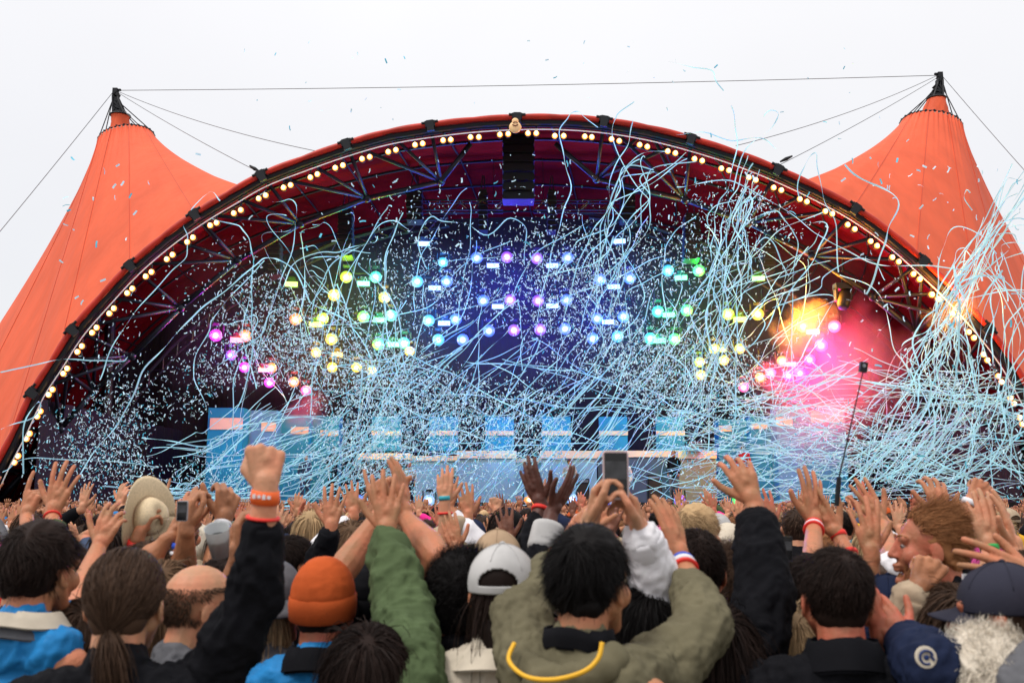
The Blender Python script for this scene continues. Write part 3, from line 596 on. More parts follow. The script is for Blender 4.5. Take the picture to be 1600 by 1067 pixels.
riser(1060, 1118, 704, 716, 'grey green riser with a cream top at the right of the stage', 42.6, mat('olive_riser', srgb(110, 125, 105), .8))
riser(934, 1058, 704, 714, 'long grey riser with a cream top between the two right risers', 43.4, mat('teal_riser', srgb(60, 80, 95), .8))
riser(560, 640, 708, 718, 'dark riser with a short cream top left of the middle', 43, M_deck)
riser(642, 714, 712, 720, 'blue grey riser beside the wide grey one', 43.2)
# band gear
for i, (x, y0, w, lab) in enumerate([(575, 740, 26, 'black amplifier cabinet on the left of the deck'), (910, 748, 20, 'black amplifier cabinet left of the singer'), (1022, 742, 22, 'amplifier stack beside the dark clothed musician'), (1085, 690, 24, 'brown topped keyboard box on the right riser'), (700, 745, 22, 'black amplifier cabinet below the wide riser')]):
    Y = 39.5 if y0 > 700 else 42.4; a = P(x, y0, Y); zb = 2.04 if y0 > 700 else P(x, 704, 42.5).z; h = a.z - zb; wx = w / F * Y
    r = rootat('amplifier', (a.x, Y, zb), lab, 'amplifier', 'amplifiers on the stage'); mb = MB(); mb.box((a.x, Y, zb + h / 2 + .005), (wx, .4, h)); under(r, mb.build('cabinet', M_blk))
    mb = MB(); mb.box((a.x, Y - .22, zb + h * .42), (wx * .86, .03, h * .72)); under(r, mb.build('speaker_cloth', mat('speaker_cloth', (.05, .045, .04), .9)))
    mb = MB(); mb.box((a.x, Y - .215, zb + h * .9), (wx * .86, .03, h * .1)); under(r, mb.build('control_panel', M_gal))
# blinders on the front edge of the stage
for i, (x, y, col) in enumerate([(670, 789, 'white blue'), (828, 788, 'orange'), (840, 786, 'yellow'), (945, 792, 'blue'), (960, 790, 'white blue'), (1062, 788, 'violet'), (1153, 792, 'green'), (560, 790, 'blue'), (893, 786, 'white blue')]):
    r = strobe_proto(col) if False else round_proto(col); r.name = 'footlight'; r.location = P(x, y - 7, YA + .9); r.location.z = max(r.location.z, 2.1); r.scale = (.8,) * 3
    tag(r, '%s footlight glowing at the stage edge, %s of nine from the left' % (col, ordinal[sorted([670, 828, 840, 945, 960, 1062, 1153, 560, 893]).index(x)]), 'footlight', 'footlights along the stage edge')
# ------------------------------------------------------------------ people: builders
def nrm(v): v = np.asarray(v, float); return v / (np.linalg.norm(v) + 1e-12)
class Prim:
    """tapered capsules and ellipsoids gathered for one voxel remesh"""
    def __init__(s): s.mb = MB()
    def cap(s, a, b, ra, rb, n=12):
        a, b = Vector(a), Vector(b); ax = (b - a); L = ax.length
        if L < 1e-6: return s
        pr = [(-ra * cos(t), ra * sin(t)) for t in (.25, .75, 1.2)] + [(0, ra), (L, rb)] + [(L + rb * cos(t), rb * sin(t)) for t in (1.2, .75, .25)]
        s.mb.lathe(a, ax, pr, n); return s
    def chain(s, pts, rs, n=12):
        for i in range(len(pts) - 1): s.cap(pts[i], pts[i + 1], rs[i], rs[i + 1], n)
        return s
    def ell(s, c, r, rot=None, nu=18, nv=12): s.mb.ell(c, r, nu, nv, rot); return s
TMP = []
def remesh(prim, voxel, smooth=3, name='m'):
    me = bpy.data.meshes.new(name); me.from_pydata([tuple(p) for p in prim.mb.v], [], prim.mb.f)
    o = bpy.data.objects.new('tmp', me); COL.objects.link(o)
    m = o.modifiers.new('r', 'REMESH'); m.mode = 'VOXEL'; m.voxel_size = voxel; m.use_smooth_shade = True
    if smooth: q = o.modifiers.new('s', 'SMOOTH'); q.factor = .5; q.iterations = smooth
    dg = bpy.context.evaluated_depsgraph_get(); me2 = bpy.data.meshes.new_from_object(o.evaluated_get(dg)); me2.name = name
    bpy.data.objects.remove(o); bpy.data.meshes.remove(me); return me2
def getv(me): a = np.empty(len(me.vertices) * 3, np.float32); me.vertices.foreach_get('co', a); return a.reshape(-1, 3)
def getn(me): a = np.empty(len(me.vertices) * 3, np.float32); me.vertices.foreach_get('normal', a); return a.reshape(-1, 3)
def setv(me, v): me.vertices.foreach_set('co', np.asarray(v, np.float32).ravel()); me.update()
def fnoise(p, k, seed):
    r = np.random.default_rng(seed); out = 0
    for i in range(5):
        a = nrm(r.normal(0, 1, 3)) * k * r.uniform(.6, 1.5); b = r.normal(0, 1, 3) * k * .5; out = out + np.sin(p @ a + r.uniform(0, 6) + 1.4 * np.sin(p @ b + r.uniform(0, 6)))
    return out / 5
def folds(me, amp, k, seed, squash=(1, 1, 1)):
    v = getv(me); n = getn(me); q = v * np.array(squash); w = fnoise(q, k * .35, seed + 5)
    f = 1 - 2 * np.abs(fnoise(q + .02 * w[:, None], k, seed)) ** .7; g = fnoise(v, k * .3, seed + 9)
    setv(me, v + n * (amp * (f * (.55 + .6 * g) + .3 * fnoise(q, k * 2.3, seed + 3)))[:, None])
def join(name, mats, parts):
    """parts: list of (verts, faces4, material index)"""
    V, Fq, MI, off = [], [], [], 0
    for v, f, mi in parts: V.append(v); Fq.append(f + off); off += len(v); MI.append(np.full(len(f), mi, np.int32))
    me = npmesh(name, np.concatenate(V), np.concatenate(Fq)); me.polygons.foreach_set('material_index', np.concatenate(MI))
    me.polygons.foreach_set('use_smooth', np.ones(len(me.polygons), bool))
    for m in mats: me.materials.append(m)
    return me
def me_vf(me):
    f = np.empty(len(me.loops), np.int32); me.loops.foreach_get('vertex_index', f); ls = np.empty(len(me.polygons), np.int32); me.polygons.foreach_get('loop_total', ls)
    if (ls == 4).all(): return getv(me), f.reshape(-1, 4)
    out = []; st = 0
    for k in ls: q = list(f[st:st + k]); st += k; out.append((q + [q[-1]])[:4])
    return getv(me), np.array(out, np.int32)
def skin(name, c, c2=None): return mat('skin_' + name, c, .5, var=.26, vscale=16, bump=.6, bscale=90, spec=.3, sss=.05, col2=c2)
SK = {'fair': skin('fair', srgb(202, 152, 116), srgb(208, 138, 106)), 'light': skin('light', srgb(184, 132, 94), srgb(194, 120, 88)), 'tan': skin('tan', srgb(162, 108, 76)), 'ruddy': skin('ruddy', srgb(186, 120, 88), srgb(192, 98, 76)), 'brown': skin('brown', srgb(110, 66, 48)), 'dark': skin('dark', srgb(84, 48, 38))}
def hairm(name, c): return mat('hair_' + name, c, .6, island=.5, spec=.10)
HC = {'black': hairm('black', (.005, .004, .004)), 'dark': hairm('dark', (.016, .009, .007)), 'brown': hairm('brown', (.06, .034, .022)), 'light_brown': hairm('light_brown', (.14, .08, .045)), 'blond': hairm('blond', (.38, .25, .13)), 'white_blond': hairm('white_blond', (.62, .55, .45)), 'ginger': hairm('ginger', (.26, .11, .045)), 'pink': hairm('pink', (.7, .1, .35)), 'grey': hairm('grey', (.25, .23, .21))}
def cloth(name, c, **k): return mat('cloth_' + name, c, k.pop('rough', .85), var=k.pop('var', .18), vscale=9, bump=.35, bscale=k.pop('bs', 220), spec=.10, **k)
CL_ = {'black': cloth('black', (.006, .006, .008)), 'navy': cloth('navy', (.012, .018, .045)), 'olive': cloth('olive', (.13, .115, .07)), 'green': cloth('green', (.07, .10, .045)), 'blue': cloth('blue', (.02, .20, .48), rough=.5), 'cream': cloth('cream', (.55, .48, .38)), 'beige': cloth('beige', (.38, .29, .2)), 'white': cloth('white', (.72, .70, .72)), 'grey': cloth('grey', (.12, .12, .13)), 'pink': cloth('pink', (.8, .03, .25)), 'red': cloth('red', (.5, .02, .02)), 'yellow': cloth('yellow', (.65, .35, .03)), 'rust': cloth('rust', (.42, .075, .018), bs=140), 'lgrey': cloth('lgrey', (.42, .41, .40)), 'teal': cloth('teal', (.03, .16, .2)), 'denim': cloth('denim', (.05, .07, .12)), 'charcoal': cloth('charcoal', (.028, .028, .042)), 'tan': cloth('tan', (.36, .25, .16))}
M_sclera = mat('eye_white', (.30, .24, .22), .6); M_iris = mat('eye_dark', (.03, .02, .015), .15); M_shoe = mat('shoe_leather', (.03, .028, .028), .6)
M_orange_band = mat('orange_wristband', (.85, .13, .02), .6); M_red_band = mat('red_wristband', (.75, .03, .02), .6); M_blue_band = mat('blue_wristband', (.02, .08, .5), .6); M_green_band = mat('green_wristband', (.05, .5, .12), .6); M_white_band = mat('white_wristband', (.7, .7, .72), .6); M_dark_band = mat('dark_wristband', (.03, .03, .06), .5); M_teal_band = mat('teal_wristband', (.03, .35, .42), .5)
BM = {'orange': M_orange_band, 'red': M_red_band, 'blue': M_blue_band, 'green': M_green_band, 'white': M_white_band, 'dark': M_dark_band, 'teal': M_teal_band, 'silver': mat('watch_silver', (.5, .5, .5), .3, .9)}
CURL = {'open': ([(.10, .18, .1)] * 4, 1.7, 'out'), 'clap': ([(.12, .2, .12)] * 4, .5, 'out'), 'relaxed': ([(.25, .45, .3), (.35, .5, .3), (.45, .55, .35), (.5, .6, .4)], .9, 'out'), 'fist': ([(1.45, 1.65, 1.1)] * 4, .2, 'fold'),
        'shaka': ([(1.3, 1.6, 1.0), (1.4, 1.6, 1.0), (1.3, 1.6, 1.), (.15, .15, .1)], .9, 'wide'), 'point': ([(.05, .1, .05), (1.3, 1.6, 1.), (1.4, 1.6, 1.), (1.4, 1.6, 1.)], .3, 'fold'), 'peace': ([(.05, .1, .05), (.1, .1, .05), (1.4, 1.6, 1.), (1.4, 1.6, 1.)], 2.2, 'fold'),
        'grip': ([(.7, .9, .5), (.8, .9, .5), (.9, .9, .6), (1., 1., .6)], .8, 'up'), 'horns': ([(.05, .1, .1), (1.4, 1.6, 1.), (1.4, 1.6, 1.), (.1, .2, .1)], .6, 'fold'), 'claw': ([(.35, .7, .5)] * 4, 1.5, 'out'), 'drop': ([(1.0, .7, .4), (1.1, .7, .4), (1.1, .8, .4), (1.2, .8, .4)], .6, 'out')}
def hand(pr, w, d, n, right, pose='open', s=1.0, seed=0):
    w, d, n = (np.array(q, float) for q in (w, d, n)); d = nrm(d); n = nrm(n - d * (n @ d)); tx = np.cross(d, n) * (1 if right else -1)
    cur, spread, th = CURL[pose]; rr = random.Random(seed)
    pt = lambda a, b, c: w + (tx * a + d * b + n * c) * s
    base = [(.013, .012), (.004, .012), (-.005, .012), (-.013, .012)]; kn = [(.031, .086), (.010, .090), (-.011, .084), (-.030, .075)]
    Ls = [(.041, .025, .020), (.046, .028, .021), (.042, .026, .020), (.033, .020, .017)]; R0 = [.0098, .0100, .0094, .0082]
    pr.cap(w - d * .01 * s, w + d * .02 * s, .026 * s, .026 * s)
    for i in range(4):
        b0 = pt(base[i][0], base[i][1], 0); k0 = pt(kn[i][0], kn[i][1], .002)
        pr.cap(b0, k0, .0135 * s, .0112 * s, 10)
        an = (.11, .03, -.05, -.14)[i] * spread; fd = nrm(d * cos(an) + tx * sin(an)); p = k0; t = 0
        for j in range(3):
            t += cur[i][j] + rr.uniform(-.06, .06); dirv = fd * cos(t) + n * sin(t); q = p + dirv * Ls[i][j] * s
            pr.cap(p, q, R0[i] * s * (1 - .07 * j), R0[i] * s * (.95 - .09 * j), 10); p = q
    pr.ell(pt(.018, .045, .012), (.016 * s,) * 3, None, 10, 8); pr.ell(pt(-.018, .04, .009), (.015 * s,) * 3, None, 10, 8); pr.ell(pt(0, .065, .006), (.02 * s, .02 * s, .02 * s), None, 10, 8)
    b = pt(.016, .02, .008)
    if th == 'fold': q = [b, pt(.038, .05, .026), pt(.028, .078, .044), pt(.005, .088, .047)]
    elif th == 'wide': q = [b, pt(.045, .042, .008), pt(.082, .062, .006), pt(.108, .078, .004)]
    elif th == 'up': q = [b, pt(.04, .048, .022), pt(.05, .085, .032), pt(.046, .112, .036)]
    else: q = [b, pt(.043, .045, .014), pt(.066, .072, .018), pt(.080, .098, .016)]
    pr.chain(q, [.015 * s, .0125 * s, .011 * s, .0088 * s], 10)
def ik(S, Wp, u, f, hint):
    S, Wp = np.array(S, float), np.array(Wp, float); v = Wp - S; L = np.linalg.norm(v); mx = (u + f) * .995
    if L > mx: u *= L / mx; f *= L / mx
    L = max(L, abs(u - f) + .02); vd = nrm(v); a = (u * u - f * f + L * L) / (2 * L); h = math.sqrt(max(1e-6, u * u - a * a)); hp = np.array(hint, float); hp = nrm(hp - vd * (hp @ vd)); return S + vd * a + hp * h, L / mx
def hair_strands(style, seed, n, wd, hat=False):
    """strands in head space; returns verts, faces"""
    r = np.random.default_rng(seed); m = int(n * 2.3)
    u = r.normal(0, 1, (m, 3)); u /= np.linalg.norm(u, axis=1)[:, None]
    hairline = (u[:, 1] < .45 + .5 * u[:, 2]) & (u[:, 2] > -.80 + .5 * np.clip(u[:, 1], -1, 1)) & ~((u[:, 1] > .15) & (u[:, 2] < .15)) & ~((np.abs(u[:, 0]) > .8) & (u[:, 2] < -.05) & (u[:, 1] > -.35))
    if hat: hairline &= u[:, 2] < -.18
    u = u[hairline][:n]; n = len(u); C = np.array([0, -.016, .028]); E = np.array([.080, .098, .092]); p = C + u * E * .98; N = u / E; N /= np.linalg.norm(N, axis=1)[:, None]
    whorl = np.array([.015, -.07, .1]); fl = p - whorl; fl -= N * (fl * N).sum(1)[:, None]; fl /= np.linalg.norm(fl, axis=1)[:, None] + 1e-6; cl = fnoise(p, 55, seed)[:, None]; cl2 = fnoise(p, 38, seed + 2)[:, None]; sw = np.cross(N, fl)
    prm = {'short': (.045, .06, 5, .05, .7), 'buzz': (.012, .4, 3, 0, .3), 'crop': (.024, .10, 4, .04, .4), 'messy': (.055, .12, 6, .05, 1.1), 'quiff': (.07, .22, 6, .03, .8), 'long': (.40, .10, 12, .35, .3), 'mid': (.2, .12, 9, .3, .4), 'curly': (.09, .7, 9, .05, .5), 'sleek': (.10, .02, 6, .05, .12), 'fringe': (.03, .3, 4, .1, .3)}[style]
    Lg, lift, K, grav, mess = prm; Lg = Lg * r.uniform(.7, 1.1, (n, 1))
    if style == 'quiff': Lg = Lg * (.35 + .9 * np.clip((N[:, 2:] + .5 * N[:, 1:2]), 0, 1.1)); fl = fl * .25 + np.array([.1, -.8, .25]); sw = sw * .3
    if style == 'short': Lg = Lg * (.5 + .6 * np.clip(N[:, 2:], 0, 1))
    if style == 'sleek': tgt = np.array([0, -.105, -.06]); fl = tgt - p; fl -= N * (fl * N).sum(1)[:, None]; fl /= np.linalg.norm(fl, axis=1)[:, None] + 1e-6
    D = N * lift + fl * (1 - lift * .4) + sw * cl * mess * .8 + N * cl2 * mess * .3 + r.normal(0, .12, (n, 3)) * mess; D /= np.linalg.norm(D, axis=1)[:, None]
    fw = r.random((n, 1)) < .05; D = np.where(fw, D + N * .55 + r.normal(0, .35, (n, 3)), D)
    pts = [p.copy()]; ph = r.uniform(0, 6.28, n); off = r.uniform(.0, .022 if style in ('long', 'mid') else .008, (n, 1))
    if style == 'sleek': Lg = np.linalg.norm(tgt - p, axis=1)[:, None] * 1.15
    for k in range(K):
        if style == 'sleek': g_ = tgt - p; D = D * .4 + g_ / (np.linalg.norm(g_, axis=1)[:, None] + 1e-6)
        D = D + np.array([0, 0, -grav]) * (style != 'sleek') + (r.normal(0, .05 if style != 'sleek' else .015, (n, 3)) + sw * cl * .22 * mess if style not in ('curly',) else np.stack([np.sin(ph + k * 1.6), np.cos(ph + k * 1.6), np.sin(ph * 2 + k * 2)], 1) * .8)
        if style in ('long', 'mid') and k > 2: D = D * .75 + np.array([0, -.06, -.5]) + r.normal(0, .035, (n, 3))
        D /= np.linalg.norm(D, axis=1)[:, None]; p = p + D * Lg / K
        q = (p - C) / (E * (1.04 + off * 8)); l = np.linalg.norm(q, axis=1)[:, None]; ins = l < 1; p = np.where(ins, C + q / l * E * (1.04 + off * 8), p)
        if style in ('long', 'mid'):   # keep off neck and shoulders
            back = p[:, 2] < -.12; p[back, 1] = np.minimum(p[back, 1], -.055 - .35 * np.clip(-.12 - p[back, 2], 0, .14)); 
        pts.append(p.copy())
    Pts = np.stack(pts, 1); T = np.gradient(Pts, axis=1); T /= np.linalg.norm(T, axis=2)[:, :, None] + 1e-9; A = np.cross(T, N[:, None, :] + r.normal(0, .5, (n, 1, 3))); A /= np.linalg.norm(A, axis=2)[:, :, None] + 1e-9
    tp = np.linspace(1, .25, K + 1)[None, :, None] * wd; V = np.stack([Pts - A * tp / 2, Pts + A * tp / 2], 2).reshape(-1, 3)
    i = (np.arange(n)[:, None] * (2 * (K + 1)) + 2 * np.arange(K)[None]).ravel(); return V, np.stack([i, i + 1, i + 3, i + 2], 1)
def tail_strands(seed, n, start, path, spread, wd):
    r = np.random.default_rng(seed); K = 8; q = crom(path, K + 1); o = r.normal(0, 1, (n, 3)); t = np.linspace(0, 1, K + 1)
    Pts = q[None] + o[:, None, :] * (spread * (.35 + .9 * np.sin(t * 2.2)))[None, :, None] + r.normal(0, .002, (n, K + 1, 3)); T = np.gradient(Pts, axis=1); T /= np.linalg.norm(T, axis=2)[:, :, None]
    A = np.cross(T, r.normal(0, 1, (n, 1, 3))); A /= np.linalg.norm(A, axis=2)[:, :, None]; tp = np.linspace(1, .3, K + 1)[None, :, None] * wd
    V = np.stack([Pts - A * tp / 2, Pts + A * tp / 2], 2).reshape(-1, 3); i = (np.arange(n)[:, None] * (2 * (K + 1)) + 2 * np.arange(K)[None]).ravel(); return V, np.stack([i, i + 1, i + 3, i + 2], 1)
def cap_prim(style):
    p = Prim(); p.ell((0, -.027, .032), (.080, .089, .089))
    if style in ('long', 'mid'): p.ell((0, -.05, -.03), (.075, .055, .09)); p.cap((0, -.075, -.08), (0, -.105, -.22 if style == 'mid' else -.34), .05, .035)
    elif style in ('curly',): p.ell((0, -.02, .035), (.098, .112, .105)); p.ell((0, -.06, -.03), (.08, .06, .07))
    elif style != 'bald': p.ell((0, -.050, -.025), (.066, .05, .058))
    if style == 'quiff': p.ell((0, .005, .075), (.05, .05, .045))
    if style == 'messy': p.ell((0, -.01, .05), (.082, .095, .09))
    return p
def person(lab, H, yaw=0, tilt=0, roll=0, hair=('short', 'dark'), tone='light', top='black', arms=(), det=1.0, group=None, hat=None, extra=None, bare=False, seed=None, name='person', z0=0., beard=None, width=1., vox=.0042, lean=0):
    seed = seed if seed is not None else RN.randrange(9999); H = np.array(H, float); near = det >= 1
    root = rootat(name, (H[0], H[1], z0), lab, 'person', group)
    Ry = np.array(Matrix.Rotation(yaw, 3, 'Z')); Rh = np.array(Matrix.Rotation(yaw, 3, 'Z') @ Matrix.Rotation(roll, 3, 'Y') @ Matrix.Rotation(tilt, 3, 'X'))
    O = np.array([H[0], H[1], z0]); h = lambda *q: H + Rh @ np.array(q) - O; b = lambda *q: H + Ry @ np.array([q[0], q[1], q[2] * (.90 if q[2] < -.1 else 1)]) - O
    Rm = Matrix([list(r) for r in Rh]); bz = lambda z: z  # body
    sk = Prim(); sk.ell(h(0, -.012, .025), (.076, .094, .088), Rm); sk.ell(h(0, .028, -.02), (.063, .066, .085), Rm)
    for s in (-1, 1):
        sk.cap(h(s * .052, .0, -.045), h(s * .02, .062, -.098), .024, .02); sk.ell(h(s * .040, .058, -.028), (.028, .028, .03), Rm)
        sk.ell(h(s * .079, -.008, -.010), (.0075, .019, .032), Rm @ Matrix.Rotation(s * .35, 3, 'Z') @ Matrix.Rotation(-.2, 3, 'X')); sk.ell(h(s * .078, -.002, -.035), (.008, .010, .012), Rm)
        sk.cap(h(s * .022, .083, .0115), h(s * .042, .077, .0115), .006, .006, 8); sk.cap(h(s * .022, .082, -.0075), h(s * .040, .077, -.0075), .0055, .0055, 8); sk.ell(h(s * .010, .098, -.030), (.009, .009, .008), Rm)
    sk.ell(h(0, .078, -.104), (.024, .020, .018), Rm); sk.chain([h(0, .088, .016), h(0, .099, -.008), h(0, .109, -.026)], [.009, .010, .0125]); sk.cap(h(-.04, .078, .024), h(.04, .078, .024), .013, .013)
    sk.ell(h(0, .094, -.057), (.022, .012, .007), Rm); sk.ell(h(0, .091, -.070), (.019, .012, .008), Rm)
    sk.chain([h(0, -.025, -.04), b(0, -.045, -.12), b(0, -.052, -.19)], [.058, .058, .062]); sk.cap(b(0, -.055, -.18), b(0, -.05, -.27), .062, .08)
    zs = -.232; sleeves = []; sh = {}; reach = []
    for a in arms:
        s = 1 if a['side'] == 'R' else -1; Wp = np.array(a['w'], float) - O; up = Wp[2] > H[2] - O[2] - .15
        S = b(s * .185 * width, -.045, zs + (.055 if up else 0)) if 'sh' not in a else np.array(a['sh']) - O
        if up: S = S - Ry @ np.array([s * .025, 0, 0])
        hint = Ry @ np.array(a.get('hint', (s * .8, -.2, -.6))); El, rc = ik(S, Wp, .30, .255, hint)
        if 'e' in a: El = np.array(a['e']) - O
        if rc > 1.12: reach.append(round(rc, 2))
        fd = nrm(Wp - El); m1 = El + fd * .07; thin = a.get('thin', 1)
        sk.chain([S, S * .5 + El * .5, El], [.054 * thin, .046 * thin, .039 * thin]); sk.chain([El, m1, Wp - fd * .03, Wp], [.039 * thin, .044 * thin, .028, .0255])
        hd = a.get('hd'); hd = fd if hd is None else nrm(np.array(hd, float)); hand(sk, Wp, hd, a.get('pn', (0, 1, 0)), a['side'] == 'R', a.get('pose', 'open'), a.get('hs', 1.0), seed + s)
        sh[s] = (S, El, Wp, a.get('cuff', .22), fd, a)
    me = remesh(sk, vox if near else max(vox, .0062), 2, 'body'); v1, f1 = me_vf(me); bpy.data.meshes.remove(me)
    # torso and legs
    HZ = H[2] - O[2]; hip = max(.45, min(.93, HZ * .56)); ls = np.array([0, 0, 1.]); bd = Prim(); tz = lambda x, y, z: np.array([*(b(x, y, 0)[:2]), z])
    for s in (-1, 1):
        bd.chain([tz(s * .09, -.03, hip), tz(s * .10, -.01, hip * .53), tz(s * .11, -.04, .09)], [.08, .055, .038]); bd.cap(tz(s * .11, -.04, .05), tz(s * .12, .10, .04), .04, .032)
        if s not in sh: bd.chain([b(s * .18 * width, -.05, -.25), b(s * .23 * width, -.06, -.56), b(s * .2 * width, .06, -.78)], [.05, .042, .03]); bd.cap(b(s * .2 * width, .06, -.78), b(s * .19 * width, .1, -.9), .032, .028)
        bd.cap(b(0, -.05, -.245), b(s * .15 * width, -.05, -.26), .07, .055)
    bd.ell(b(0, -.03, -.42), (.15 * width, .095, .19), Matrix.Rotation(yaw, 3, 'Z')); bd.cap(b(0, -.03, -.5), tz(0, -.03, hip + .03), .11, .12)
    me = remesh(bd, .016, 2); v2, f2 = me_vf(me); bpy.data.meshes.remove(me)
    body = link('body', join('body', [SK[tone]], [(v1, f1, 0), (v2, f2, 0)]), None, root)
    # clothes
    c = Prim(); cz = .020; yr = Matrix.Rotation(yaw, 3, 'Z')
    c.ell(b(0, -.03, -.42), ((.172) * width, .122, .21), yr); c.cap(b(0, -.03, -.5), tz(0, -.03, hip), .145 * (.5 + .5 * width), .15); c.ell(b(0, -.055, -.235), (.12 * width, .085, .065), yr); c.cap(b(0, -.055, -.19), b(0, -.052, -.16), .082, .074)
    for s in (-1, 1):
        S = sh[s][0] if s in sh else b(s * .175 * width, -.05, -.25)
        c.chain([b(0, -.06, -.20), b(s * .10 * width, -.058, -.222), S], [.070, .070, .070 if s in sh else .068]); c.cap(b(s * .08, -.04, -.42), S, .10, .068)
        if s not in sh: c.chain([S, b(s * .235 * width, -.06, -.56), b(s * .205 * width, .05, -.76)], [.07, .062, .048])
        else:
            S, El, Wp, cuff, fd, a = sh[s]; Lf = np.linalg.norm(Wp - El); ud = El - S; th = a.get('loose', 1.)
            if cuff <= 0: e = S + ud * (1 + cuff * 1.0 if cuff < 0 else 1); c.cap(S, e, .068 * th, .058 * th) if cuff < 0 else c.cap(S, El, .066 * th, .054 * th)
            else: e = El + fd * (min(cuff, Lf) - .03); c.chain([S, S * .5 + El * .5, El, El * .5 + e * .5, e], [.070 * th, .063 * th, .058 * th, .054 * th, .043 * th])
    me = remesh(c, .0065 if near else .014, 2, 'top'); folds(me, .012 if near else .010, 34, seed, (1, 1, .6)); near and (folds(me, .010, 66, seed + 40, (1, 1, .7)), folds(me, .004, 130, seed + 60)); me.materials.append(CL_[top]); topo = link('jacket' if not bare else 'shirt', me, None, root, True)
    # open the cuffs with a turned hem
    for s, (S, El, Wp, cuff, fd, a) in sh.items():
        if cuff > 0 and near:
            Lf = np.linalg.norm(Wp - El); e = El + fd * (min(cuff, Lf) - .03); m = MB(); ax = Vector(fd); up = Vector((0, 1, 0)); x = ax.cross(up).normalized(); y = x.cross(ax)
            R = .043 * a.get('loose', 1.) * (1.3 if 'cuffm' in a else 1); k_ = 1.7 if 'cuffm' in a else 1; m.lathe(Vector(e) - ax * .045 * k_, ax, [(0, R * .98), (.01 * k_, R * 1.05), (.05 * k_, R * 1.03), (.06 * k_, R * 1.0), (.06 * k_, R * .9), (.03, R * .8)], 20)
            hm = m.build('cuff', CL_[a.get('cuffm', top)], topo, True)
        if near:
            for kq, (bc, dist, wdt) in enumerate(a.get('bands', ())):
                e = Vector(Wp) - Vector(fd) * dist; m = MB(); R = .0285 + .012 * dist / .1; w_ = wdt
                m.lathe(e, fd, [(-w_ / 2, R * .9), (-w_ / 2, R * 1.06), (0, R * 1.1), (w_ / 2, R * 1.04), (w_ / 2, R * .88)], 22); o = m.build('watch' if bc == 'silver' else 'wristband', BM[bc], root, True)
                if a.get('print') == kq:
                    m = MB(); side = nrm(np.cross(fd, (0, 1, 0))); 
                    for g in range(4): m.box(e + Vector((0, -1, 0)) * R * 1.08 + Vector(side) * (.011 * (g - 1.5)), (.007, .003, .010 if g % 2 else .007))
                    m.build('band_print', BM['white'], o)
    # trousers, shoes
    t = Prim()
    for s in (-1, 1): t.chain([tz(s * .09, -.03, hip), tz(s * .10, -.01, hip * .53), tz(s * .11, -.04, .12)], [.11, .08, .065])
    t.cap(tz(-.05, -.03, hip), tz(.05, -.03, hip), .135, .135); me = remesh(t, .02, 1); me.materials.append(CL_[['denim', 'black', 'navy', 'grey', 'beige'][seed % 5]]); link('trousers', me, None, root, True)
    t = Prim()
    for s in (-1, 1): t.cap(tz(s * .11, -.05, .055), tz(s * .125, .11, .045), .05, .042)
    me = remesh(t, .014, 1); v = getv(me); v[:, 2] = np.maximum(v[:, 2], 0.0); setv(me, v); me.materials.append(M_shoe); link('shoes', me, None, root, True)
    # hair
    st, hc = hair
    if st != 'none':
        parts = []; ws = 1 if near else 2.2; nst = int((6500 if near else 700) * det)
        if st not in ('bald',):
            hp = cap_prim(st if hat is None or st in ('long', 'mid') else 'short'); 
            me = remesh(hp, .007 if near else .012, 2); 
            if st in ('curly', 'messy', 'quiff'): folds(me, .010, 70, seed)
            v, f = me_vf(me); bpy.data.meshes.remove(me); parts.append((v @ Rh.T + (H - O), f, 0))
            v, f = hair_strands(st, seed, nst, .0019 * ws if st not in ('long', 'mid') else .0028 * ws, hat is not None and hat[0] != 'headband'); parts.append((v @ Rh.T + (H - O), f, 0))
            if st == 'sleek':
                v, f = tail_strands(seed, 900 if near else 90, None, [(0, -.1, -.06), (.012, -.128, -.085), (.022, -.13, -.15), (.02, -.115, -.21)], .013, .002 * ws); parts.append((v @ Rh.T + (H - O), f, 0))
        else:
            v, f = hair_strands('buzz', seed, nst, .0022); v2 = v.reshape(-1, 8, 3) ; keep = (v2[:, 0, 2] < .055); v = v2[keep].reshape(-1, 3); nn = keep.sum(); i = (np.arange(nn)[:, None] * 8 + 2 * np.arange(3)[None]).ravel(); f = np.stack([i, i + 1, i + 3, i + 2], 1); parts.append((v @ Rh.T + (H - O), f, 0))
        link('hair', join('hair', [HC[hc]], parts), None, root)
    if beard:
        r = np.random.default_rng(seed); n = 900; a = r.uniform(-1.35, 1.35, n); zz = r.uniform(-.108, -.038, n); rad = np.array([.052, .085])
        p = np.stack([np.sin(a) * .054, .018 + np.cos(a) * (.066 - .1 * np.clip(-.09 - zz, 0, 1)), zz], 1); k = ~((np.abs(p[:, 0]) < .03) & (p[:, 2] > -.078)); p = p[k]; n = len(p); d = np.stack([p[:, 0] * 4, (p[:, 1] - .01) * 4, -.5 * np.ones(n)], 1); d /= np.linalg.norm(d, axis=1)[:, None]; p = p + d * .003
        q = p + d * .014; A = np.cross(d, r.normal(0, 1, (n, 3))); A /= np.linalg.norm(A, axis=1)[:, None]; V = np.stack([p - A * .001, p + A * .001, q + A * .0005, q - A * .0005], 1).reshape(-1, 3); i = np.arange(n) * 4; f = np.stack([i, i + 1, i + 2, i + 3], 1)
        link('beard', join('beard', [HC[beard]], [(V @ Rh.T + (H - O), f, 0)]), None, root)
